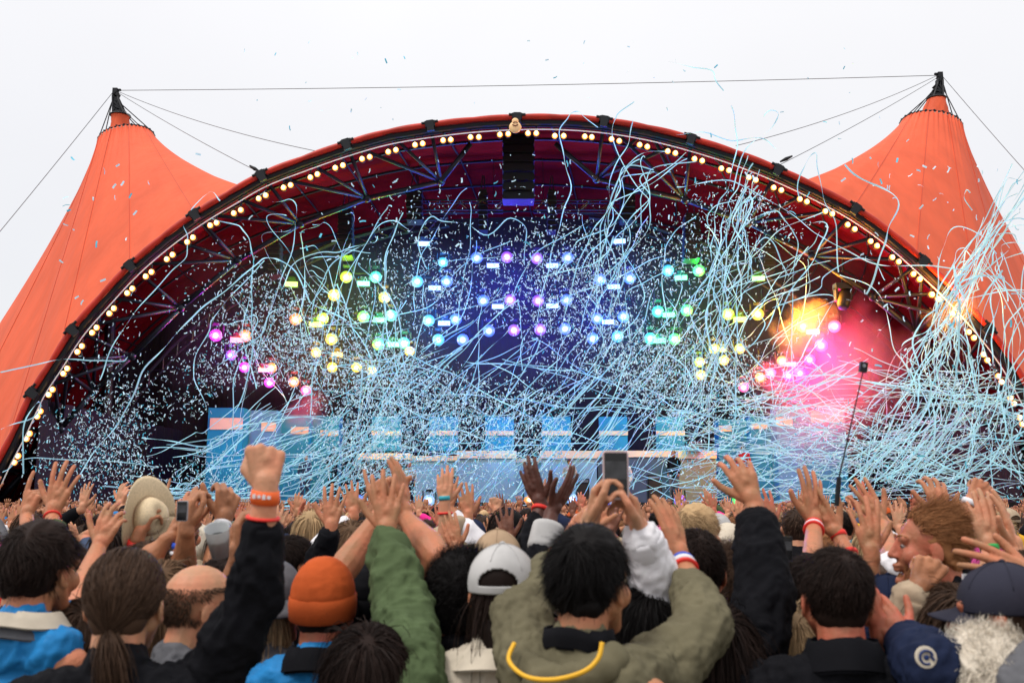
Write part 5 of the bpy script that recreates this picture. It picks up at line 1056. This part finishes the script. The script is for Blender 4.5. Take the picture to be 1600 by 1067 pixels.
def phone(c, w, hgt, lab, col=(.5, .38, .38), tilt=0, scr=None):
    r = rootat('mobile_phone', c, lab, 'phone', 'phones held up over the crowd'); R = Matrix.Rotation(tilt, 3, 'Y'); m = MB()
    pts = []; n = 6; cr = w * .17
    for (sx, sz, a0) in ((1, 1, 0), (-1, 1, pi / 2), (-1, -1, pi), (1, -1, 1.5 * pi)):
        for i in range(n + 1): a = a0 + i * pi / 2 / n; pts.append((sx * (w / 2 - cr) + cr * cos(a), sz * (hgt / 2 - cr) + cr * sin(a)))
    N = len(pts)
    for y, k in ((.0045, .97), (.003, 1), (-.003, 1), (-.0045, .97)):
        for x, z in pts: m.v.append(tuple(R @ Vector((x * k, y, z * k))))
    m.f += [tuple(range(N)), tuple(range(3 * N, 4 * N))[::-1]] + [(j * N + i, (j + 1) * N + i, (j + 1) * N + (i + 1) % N, j * N + (i + 1) % N) for j in range(3) for i in range(N)]; m.mi = [0] * len(m.f)
    m.build('case', mat('phone_case_%d' % int(col[0] * 100), col, .5), r)
    m = MB(); m.box((0, -.0055, 0), (w * .86, .001, hgt * .90), R); s = m.build('screen_glass', mat('screen_black', (.004, .004, .006), .1), r)
    m = MB(); m.box(R @ Vector((0, -.0068, hgt * .10)), (w * .82, .001, hgt * .36), R); m.build('screen_picture', mat('screen_image', (.03, .03, .033), .5, emit=(.30, .31, .33), estr=.03, var=.5, vscale=40), s); return r
phone(PF(962, 742, 2.38), .068, .128, 'pink cased phone held up in two hands in the middle of the crowd')
man('person with short greying hair right of the raised olive sleeve', 1087, 893, 2.75, yaw=-.1, hair=('crop', 'dark'), tone='ruddy', top='black')
man('curly brown haired person with a dark headband', 1143, 915, 3.2, yaw=.1, hair=('curly', 'brown'), tone='light', top='black', hat=('headband', 'black'))
man('person in a cream knitted beanie seen over the curly hair', 1137, 862, 4.5, hair=('crop', 'brown'), top='grey', hat=('beanie', 'cream'))
man('person in a light grey beanie further forward than the cream one', 1121, 838, 5.6, hair=('crop', 'brown'), top='navy', hat=('beanie', 'lgrey'))
man('person with messy blond hair turned right behind the greying head', 1092, 836, 4.1, yaw=-1.0, hair=('messy', 'blond'), tone='fair', top='navy')
man('long haired person thrusting up a thick black sleeve right of centre', 1118, 1022, 2.42, hair=('long', 'dark'), tone='light', top='black', arms=[A('R', PF(1178, 786, 2.6), e=PF(1196, 930, 2.5), sh=PF(1172, 1075, 2.45), hd=(-.35, .1, 1), pn=(.1, 1, -.3), pose='claw', cuff=.23, loose=1.3)])
man('broad dark haired person in a black jacket at the lower right', 1306, 935, 2.33, yaw=-.1, hair=('short', 'dark'), tone='ruddy', top='black', width=1.15, extra=collar('black', .076, .09, -.145, .03), arms=[A('R', PF(1376, 985, 2.35), e=PF(1392, 1110, 2.40), sh=PF(1400, 1080, 2.40), hd=(-.05, .15, 1), pn=(-.8, .6, 0), pose='relaxed', hs=1.1, cuff=.02, bands=[('dark', .075, .045)])])
man('person with blond streaked long hair at the bottom edge beside the black jacket', 1228, 1020, 2.6, hair=('long', 'blond'), tone='light', top='navy')
man('bearded person with swept ginger hair facing left in profile', 1450, 856, 2.85, yaw=1.42, tilt=.05, hair=('quiff', 'ginger'), tone='ruddy', beard='ginger', top='black')
man('person hidden behind the black jacket stretching up an open left hand', 1318, 925, 3.0, hair=('short', 'dark'), top='navy', arms=[A('L', PF(1362, 868, 3.0), e=PF(1352, 965, 3.0), hd=(-.05, .1, 1), pn=(0, 1, 0), pose='open', hs=1.05, cuff=.14)])
man('person in a navy cap and white top, turned left', 1384, 962, 2.95, yaw=.9, hair=('crop', 'brown'), top='white', hat=('cap', 'navy', 'front'))
man('brown haired person in a beige jacket with a silver watch on a clenched hand', 1488, 992, 2.45, hair=('long', 'brown'), tone='tan', top='beige', arms=[A('L', PF(1432, 925, 2.45), e=PF(1404, 1020, 2.5), hd=(.55, .1, .8), pn=(0, 1, -.2), pose='fist', hs=1.1, cuff=.18, loose=1.2, bands=[('dark', .015, .008), ('silver', .05, .032)])])
def patch(root, h, b, Rh, Rm, Hl, topo):
    c = PF(1446, 1026, 2.0) - root.location; m = MB(); m.lathe(c, (0, -1, .15), [(0, .023), (.003, .023), (.004, .020)], 28); o = m.build('round_patch', CL_['cream'], topo)
    m = MB(); m.tube([c + Vector(((.014) * cos(t), -.006, .014 * sin(t))) for t in np.linspace(.3, 5.2, 20)], .003, 6); m.ell(c + Vector((.0, -.006, 0)), (.006, .002, .006), 12, 8); m.tube([c + Vector((.009, -.006, .003)), c + Vector((.016, -.006, -.006))], .003, 6); m.build('patch_emblem', mat('patch_blue', (.01, .03, .12), .6), o)
def capmark(root, h, b, Rh, Rm, Hl, topo):
    m = MB(); m.box(h(.02, .072, .085), (.012, .012, .02)); m.build('cap_mark', BM['white'], root)
man('person in a dark grey cap facing left, round patch on a navy sleeve', 1562, 962, 2.25, yaw=1.05, hair=('crop', 'brown'), tone='ruddy', top='navy', hat=('cap', 'charcoal', 'front'), extra=both(patch, capmark), arms=[A('L', PF(1420, 1005, 2.3), e=PF(1462, 1050, 2.1), sh=PF(1530, 1060, 2.2), hd=(-.4, .5, .6), pose='relaxed', cuff=.235, loose=1.35)])
man('person with fluffy white blond hair in the bottom right corner', 1540, 1082, 2.1, hair=('curly', 'white_blond'), tone='fair', top='teal')
man('person outside the right edge reaching in with a ringed hand', 1700, 960, 2.0, hair=('short', 'dark'), tone='light', top='grey', arms=[A('L', PF(1622, 905, 2.25), e=PF(1665, 985, 2.0), hd=(-1, .1, .35), pn=(.2, .8, -.4), pose='open', hs=1.05, cuff=.1)])
man('person at the right edge clapping hands with a green wristband', 1600, 925, 2.9, hair=('short', 'brown'), tone='fair', top='yellow', arms=[A('L', PF(1546, 856, 3.1), e=PF(1550, 940, 3.0), hd=(-.05, .1, 1), pose='clap', cuff=-.3, hs=1.1, bands=[('green', .0, .02)]), A('R', PF(1586, 858, 3.1), e=PF(1612, 930, 3.0), hd=(-.12, .1, 1), pn=(-.8, .5, 0), pose='clap', cuff=-.3, hs=1.1)])
man('person with red and white wristbands and crossed fingers left of the open hand', 1262, 930, 3.0, hair=('short', 'dark'), top='black', arms=[A('R', PF(1272, 818, 3.4), e=PF(1268, 920, 3.0), hd=(.05, .1, 1), pn=(-.5, 1, 0), pose='open', hs=1.15, cuff=.19, bands=[('red', .02, .016), ('white', .038, .012), ('red', .054, .010)])])
man('person with two red wristbands leaning a bare forearm to the left', 1352, 935, 3.3, hair=('messy', 'brown'), top='grey', arms=[A('L', PF(1310, 836, 3.4), e=PF(1345, 915, 3.3), hd=(-.6, .1, .8), pn=(.3, 1, 0), pose='open', hs=1.1, cuff=-.4, bands=[('red', .0, .02), ('red', .08, .016)])])
man('person stretching long fingers toward the stage behind the open hand', 1410, 900, 3.6, hair=('short', 'blond'), top='white', arms=[A('L', PF(1378, 818, 3.7), e=PF(1398, 890, 3.3), hd=(-.5, .1, .9), pose='open', hs=1.1, cuff=.05)])
man('person with a hand up over the ginger hair', 1478, 900, 3.7, hair=('short', 'brown'), top='navy', arms=[A('R', PF(1472, 806, 3.8), e=PF(1480, 900, 3.6), hd=(-.1, .1, 1), pose='claw', hs=1.15, cuff=.05)])
man('person holding a clenched hand high at the right, bare bent arm', 1535, 900, 3.7, hair=('mid', 'pink'), top='black', arms=[A('L', PF(1518, 782, 3.4), e=PF(1490, 838, 3.4), hd=(.5, .1, .6), pose='fist', cuff=-.3, bands=[('white', .01, .02)])])
man('person at the far left with a navy sleeve up before the brown head', 40, 905, 3.3, hair=('short', 'dark'), top='navy', arms=[A('R', PF(42, 806, 3.9), e=PF(44, 895, 3.6), hd=(.12, .1, 1), pose='point', hs=1.1, cuff=.235, pn=(.3, 1, 0))])
man('person with a dark olive cuff and a wide open hand at the far left', 100, 905, 3.2, hair=('short', 'brown'), top='green', arms=[A('R', PF(82, 802, 3.6), e=PF(78, 895, 3.4), hd=(.18, .1, 1), pn=(0, 1, 0), pose='open', hs=1.15, cuff=.235, loose=1.3, bands=[('red', .02, .008)])])
man('person lifting a straw hat on the left', 205, 905, 3.5, hair=('short', 'dark'), top='navy', arms=[A('R', PF(216, 838, 3.45), e=PF(198, 925, 3.5), hd=(.3, .1, 1), pn=(.5, .7, 0), pose='grip', cuff=.02, bands=[('red', .03, .025)])])
man('person reaching out bare arms to film with a small phone', 232, 905, 3.3, hair=('mid', 'brown'), top='white', tone='tan', arms=[A('R', PF(262, 842, 3.2), e=PF(215, 892, 3.2), hd=(.9, .1, .5), pn=(0, 1, .3), pose='grip', cuff=-.3), A('L', PF(292, 826, 3.1), e=PF(285, 905, 3.2), hd=(-.1, .1, 1), pn=(.6, .8, 0), pose='grip', cuff=.02)])
phone(PF(285, 798, 2.98), .036, .066, 'small phone lit up held beside the straw hat', (.3, .3, .32))
phone(PF(1228, 856, 2.9), .040, .075, 'black phone held upright beside the thick black sleeve', (.01, .01, .012), .05)
man('person with a watch and striped wristbands on a bent wrist beside the raised fist', 352, 930, 3.0, hair=('short', 'dark'), tone='tan', top='grey', arms=[A('R', PF(348, 815, 3.2), e=PF(332, 905, 3.1), hd=(.15, .1, 1), pn=(-.5, .8, 0), pose='drop', hs=1.15, cuff=.01, bands=[('white', .012, .014), ('blue', .028, .012), ('orange', .043, .012)]), A('L', PF(372, 868, 2.8), e=PF(350, 960, 2.85), hd=(-.25, .1, 1), pn=(.8, .6, 0), pose='grip', cuff=-.3)])
r = rootat('plastic_cup', PF(345, 842, 2.72), 'clear plastic cup held in a hand beside the raised fist', 'cup'); m = MB(); m.lathe((0, 0, -.045), (0, -.5, .85), [(0, .026), (.09, .036), (.092, .037), (.09, .034), (.004, .024)], 20); m.build('cup_wall', mat('clear_cup', (.6, .62, .62), .15, trans=.5), r, True)
m = MB(); m.lathe((0, -.004, -.038), (0, -.5, .85), [(0, .025), (.05, .030)], 18); m.build('drink', mat('drink', (.12, .13, .12), .1), r, True)
man('slim bare arm with teal and red wristbands raised alone left of centre', 706, 890, 4.4, hair=('mid', 'dark'), top='pink', tone='fair', arms=[A('L', PF(695, 788, 4.3), e=PF(698, 870, 4.3), hd=(-.02, .1, 1), pose='clap', cuff=-.3, bands=[('teal', -.03, .02), ('red', .04, .01)])])
man('person clapping at the left of the curly hair', 742, 900, 3.8, hair=('short', 'brown'), top='black', arms=[A('L', PF(714, 860, 4.2), e=PF(742, 900, 3.7), hd=(-.3, .1, 1), pose='clap', cuff=-.3, thin=1.0)])
# straw hat
r = rootat('straw_hat', PF(234, 812, 3.2), 'pale straw hat with a wide curled brim lifted over the crowd on the left', 'hat'); R = (Vector((.86, -.48, -.12)).to_track_quat('Z', 'Y')).to_matrix(); r.scale = (.78,) * 3; r.location = PF(228, 806, 3.5)
rows = []
for d, k in [(.085, .0), (.083, .4), (.07, .55), (.04, .6), (.0, .62)]: rows.append([R @ Vector((.125 * k * cos(t), .150 * k * sin(t), d + .01 * cos(2 * t))) for t in np.linspace(0, 2 * pi, 49)])
m = MB(); m.grid(rows); Mst = mat('straw', (.66, .52, .33), .7, var=.12, vscale=120, bump=.7, bscale=300); o = m.build('crown', Mst, r, True); o.modifiers.new('t', 'SOLIDIFY').thickness = .003
rows = []
for k in np.linspace(.6, 1.28, 8): u_ = (k - .6) / .68; rows.append([R @ Vector((.125 * k * cos(t), .150 * k * sin(t), .03 * u_ ** 2 * cos(2 * t) )) for t in np.linspace(0, 2 * pi, 49)])
m = MB(); m.grid(rows); o = m.build('brim', Mst, r, True); o.modifiers.new('t', 'SOLIDIFY').thickness = .003
m = MB(); m.tube([R @ Vector((.125 * .615 * cos(t), .150 * .615 * sin(t), .012)) for t in np.linspace(0, 2 * pi, 40)], .006, 6); m.build('hat_band', CL_['tan'], r, True)
# selfie stick
r = rootat('selfie_stick', PF(1306, 765, 3.3), 'thin black selfie stick with a camera on its end held over the crowd', 'selfie stick'); a, b_ = PF(1306, 768, 3.3) - r.location, PF(1349, 578, 3.25) - r.location
m = MB(); m.tube([a, b_], [.0034, .002], 8); m.build('pole', M_blk, r); m = MB(); m.tube([a - Vector((0, 0, .05)), a + (b_ - a) * .12], .009, 8); m.build('grip', M_blk, r)
m = MB(); m.box(b_ + Vector((0, 0, .01)), (.026, .02, .036), Matrix.Rotation(.2, 3, 'Y')); o = m.build('action_camera', M_blk, r); m = MB(); m.lathe(b_ + Vector((0, -.01, .014)), (0, -1, 0), [(0, .007), (.004, .006)], 12); m.build('camera_lens', M_gal, o)

# ------------------------------------------------------------------ the crowd in front: body types built once, then copied
G0 = [  # gesture, arms relative to the head centre
 ('with hands down', []), ('one hand up', [('R', (.20, .10, .17), 'open', (0, .1, 1), (0, 1, 0))]), ('one hand up', [('L', (-.22, .05, .13), 'open', (-.1, .1, 1), (0, 1, 0))]),
 ('clapping overhead', [('R', (.09, .15, .12), 'clap', (-.1, .1, 1), (-1, .3, 0)), ('L', (-.09, .15, .13), 'clap', (.1, .1, 1), (1, .3, 0))]), ('hands spread wide', [('R', (.26, .05, .20), 'open', (.2, .1, 1), (0, 1, 0)), ('L', (-.26, .05, .16), 'open', (-.2, .1, 1), (0, 1, 0))]),
 ('raising a fist', [('R', (.18, .08, .22), 'fist', (0, .1, 1), (0, 1, 0))]), ('pointing up', [('L', (-.16, .12, .2), 'point', (.1, .2, 1), (0, 1, 0))]), ('filming', [('R', (.08, .24, .06), 'grip', (-.2, .1, 1), (-1, -.2, 0)), ('L', (-.08, .24, .06), 'grip', (.2, .1, 1), (1, -.2, 0))]),
 ('with hands down', []), ('with both arms up', [('R', (.16, .0, .24), 'relaxed', (.05, .1, 1), (0, 1, 0)), ('L', (-.18, .02, .22), 'open', (0, .1, 1), (0, 1, 0))]), ('waving a hand', [('R', (.30, .05, .08), 'claw', (.3, .1, 1), (0, 1, 0))]), ('clapping at face height', [('R', (.06, .25, .0), 'clap', (0, .1, 1), (-1, .3, 0)), ('L', (-.06, .25, .01), 'clap', (0, .1, 1), (1, .3, 0))])]
HS = ['short', 'mid', 'crop', 'long', 'messy', 'short', 'curly', 'long', 'crop', 'sleek', 'short', 'mid']; HATC = [None, None, None, None, None, ('cap', 'navy', 'front'), None, None, ('beanie', 'grey'), None, ('cap', 'black', 'back'), None]
protos = []
for i, (g_, arms_) in enumerate(G0):
    arms_ = [(s, (w[0], w[1], w[2] - .05), po, hd, pn) for s, w, po, hd, pn in arms_]
    Hh = Vector((0, -50 - i * 2, 1.66)); cl_ = -.35 if i in (3, 10) else .22
    protos.append((g_, HS[i], HATC[i], person('crowd member type', Hh, hair=(HS[i], 'dark'), top='black', det=.45, hat=HATC[i], seed=100 + i, name='person', tilt=.05,
        arms=[A(s, Hh + Vector(w), pose=po, hd=hd, pn=pn, cuff=cl_, hs=1.05) for s, w, po, hd, pn in arms_])))
HN = {'dark': 'dark haired', 'brown': 'brown haired', 'light_brown': 'light brown haired', 'blond': 'blond', 'black': 'black haired', 'ginger': 'ginger haired', 'grey': 'grey haired', 'pink': 'pink haired'}
TN = ['black', 'black', 'black', 'navy', 'navy', 'grey', 'grey', 'white', 'green', 'beige', 'red', 'denim', 'blue', 'cream', 'yellow', 'pink', 'lgrey', 'black', 'teal']
cand = []
D = 3.4
while D < 18:
    nx = int(1.16 * D / .56); 
    for i in range(nx): cand.append((-.58 * D + (i + .5 + RN.uniform(-.28, .28)) * 1.16 * D / nx, D + RN.uniform(-.2, .2)))
    D += .58
cand = [c for c in cand if all((c[0] - f[0]) ** 2 + (c[1] - f[1]) ** 2 > .40 ** 2 for f in FG)]
NM = 300 - len(FG); first = {}; USED = set()
for k, (x, D) in enumerate(cand[:NM]):
    i = RN.choices(range(12), [9, .3, .3, .3, 0, .2, .1, .6, 2, 0, .1, 1] if D < 5 else [5, 1.6, 1.6, 1.6, 1.0, .7, 1.2, 1.4, 1.4, 1.2, .8, 1.4])[0]; g_, hs_, ht, pr = protos[i]
    if i in first: o = copy_tree(pr)
    else: o = pr; first[i] = 1
    pxx = 800 + x / D * 1555; where = ['far left', 'left', 'mid left', 'mid right', 'right', 'far right'][max(0, min(5, int(pxx / 266.7)))]; row = 'near rows,' if D < 5 else 'forward rows,' if D < 8 else 'middle rows,' if D < 11 else 'far rows,'
    for _try in range(60):
        hk = RN.choice(['dark', 'brown', 'light_brown', 'blond', 'black', 'dark', 'ginger', 'brown', 'dark', 'light_brown', 'grey'] if k % 60 else ['pink']); tk = RN.choice(TN)
        lab_ = '%s person, %s top, %s, %s %s' % (HN[hk], {'lgrey': 'light grey', 'denim': 'denim blue'}.get(tk, tk), g_ + (' and cap' if ht and ht[0] == 'cap' else ' and beanie' if ht else ''), row, where)
        if lab_ not in USED: break
    USED.add(lab_); sk_ = RN.choice(['fair', 'light', 'light', 'tan', 'ruddy', 'tan', 'light', 'brown'])
    sc = RN.uniform(.91, 1.07); o.location = (x, D, 0); o.scale = (sc,) * 3; o.rotation_euler = (0, 0, RN.uniform(-.35, .35))
    hk2 = CL_[RN.choice(['black', 'navy', 'charcoal', 'beige', 'rust', 'black', 'grey', 'tan'])]
    for ch in o.children_recursive:
        nm = ch.name.split('.')[0]; key = {'body': SK[sk_], 'hair': HC[hk], 'eyebrows': HC[hk], 'jacket': CL_[tk], 'beanie': hk2, 'turned_brim': hk2, 'cap': hk2, 'visor': hk2, 'cap_seams': hk2}.get(nm)
        if key is not None: ch.material_slots[0].link = 'OBJECT'; ch.material_slots[0].material = key
    tag(o, lab_, 'person', 'people in the crowd before the stage')
for i, (_, _, _, pr) in enumerate(protos):
    if i not in first:
        for ch in list(pr.children_recursive): bpy.data.objects.remove(ch)
        bpy.data.objects.remove(pr)
# the far crowd, one mass
def lowperson(gest, n=7):
    s = MB(); s.ell((0, 0, 1.62), (.082, .1, .118), 10, 8); nsk = []
    return s
parts_v, parts_f, parts_m = [], [], []
kinds = []
for q in range(8):
    m = MB(); m.cur = 1; m.ell((0, -.015, 1.65), (.088, .105, .105), 10, 7); m.cur = 0; m.ell((0, .03, 1.60), (.068, .075, .10), 8, 6); m.tube([(0, -.02, 1.55), (0, -.03, 1.42)], .055, 6)
    m.cur = 2; m.ell((0, -.02, 1.24), (.21, .13, .26), 9, 7); m.tube([(0, -.02, 1.2), (0, -.02, .5), (0, -.02, 0)], [.17, .16, .12], 7)
    if q in (1, 5): m.cur = 1; m.ell((0, -.06, 1.5), (.09, .07, .18), 8, 6)
    for s in (-1, 1):
        up = (q in (1, 3, 6) and s == 1) or (q in (3, 7) and s == -1)
        if up:
            dz = .0 if q == 3 else .08; w = (s * (.10 if q == 3 else .24), .08, 1.74 + dz); m.cur = 2; m.tube([(s * .19, -.03, 1.40), (s * .27, .02, 1.52), ((s * .27 + w[0]) / 2, .05, (1.52 + w[2]) / 2)], [.065, .055, .045], 6); m.cur = 0; m.tube([((s * .27 + w[0]) / 2, .05, (1.52 + w[2]) / 2), w], [.036, .028], 6)
            m.tube([w, (w[0], .08, w[2] + .05), (w[0], .08, w[2] + .09)], [.028, .042, .036], 6)
            if q != 6:
                for f in range(4): m.tube([(w[0] + (f - 1.5) * .019, .08, w[2] + .08), (w[0] + (f - 1.5) * .032, .09, w[2] + .165 - .01 * abs(f - 1.5))], [.010, .007], 4)
                m.tube([(w[0] - s * .03, .08, w[2] + .04), (w[0] - s * .075, .09, w[2] + .10)], [.012, .008], 4)
        else: m.cur = 2; m.tube([(s * .2, -.03, 1.38), (s * .24, .0, 1.1), (s * .2, .1, .95)], [.065, .05, .04], 6)
    f = np.array([list(t) + [t[-1]] * (4 - len(t)) if len(t) <= 4 else list(t[:4]) for t in m.f if len(t) <= 8]); kinds.append((np.array(m.v), f, np.array([mm for t, mm in zip(m.f, m.mi) if len(t) <= 8])))
rest_ = cand[NM:]; D = 18.2
while D < YA - 1.0:
    nx = int(1.2 * D / .6)
    for i in range(nx): rest_.append((-.6 * D + (i + .5 + RN.uniform(-.3, .3)) * 1.2 * D / nx, D + RN.uniform(-.25, .25)))
    D += .72
smk = list(SK.values())[:4] + [SK['fair']]; hmk = [HC[k] for k in ('dark', 'brown', 'light_brown', 'blond', 'black')]; cmk = [CL_[k] for k in ('black', 'navy', 'grey', 'white', 'red', 'beige', 'blue', 'green')]
allm = smk + hmk + cmk; VV, FF, MM, off = [], [], [], 0
for x, D in rest_:
    v, f, mi = kinds[RN.randrange(8)]; a = RN.uniform(-.4, .4); sc = RN.uniform(.93, 1.06); c_, s_ = cos(a), sin(a)
    V = np.stack([v[:, 0] * c_ - v[:, 1] * s_, v[:, 0] * s_ + v[:, 1] * c_, v[:, 2]], 1) * sc + np.array([x, D, 0]); VV.append(V); FF.append(f + off); off += len(V)
    mm = np.array([RN.randrange(5), 5 + RN.randrange(5), 10 + RN.randrange(8)]); MM.append(mm[mi])
me = npmesh('far_crowd', np.concatenate(VV), np.concatenate(FF)); me.polygons.foreach_set('material_index', np.concatenate(MM).astype(np.int32)); me.validate()
tag(link('far_crowd', me, allm, None, True), 'packed far rows of the crowd up to the stage front', 'crowd', kind='stuff')
# the band
def player(lab, px, py, Y, z0, **k): person(lab, P(px, py, Y), det=.45, z0=z0, name='person', group='musicians on the stage', **k)
zr = P(0, 704, 42.5).z
player('singer in white with a raised arm on the stage behind the phone', 975, 722, 36.2, 2.04, yaw=2.9, hair=('messy', 'dark'), top='white', arms=[A('R', P(966, 712, 36.0), pose='fist')])
player('dark clothed musician standing right of the phone', 1052, 709, 36.5, 2.04, yaw=2.7, hair=('short', 'black'), top='black')
player('musician in black on the left of the deck', 522, 704, 37, 2.04, yaw=-2.8, hair=('mid', 'dark'), top='black', arms=[A('L', P(512, 730, 36.8), pose='grip')])
player('musician in red checks before the right set blocks', 1160, 700, 37.5, 2.04, yaw=2.6, hair=('long', 'brown'), top='red')
player('drummer in grey at the middle of the deck', 890, 722, 38.5, 2.04, yaw=3.1, hair=('curly', 'brown'), top='lgrey')
player('keyboard player in beige at the left of the low riser', 640, 726, 37.5, 2.04, yaw=-2.9, hair=('short', 'blond'), top='beige')
player('guitarist in pale blue left of the wide grey riser', 478, 716, 38, 2.04, yaw=-2.7, hair=('short', 'brown'), top='denim')
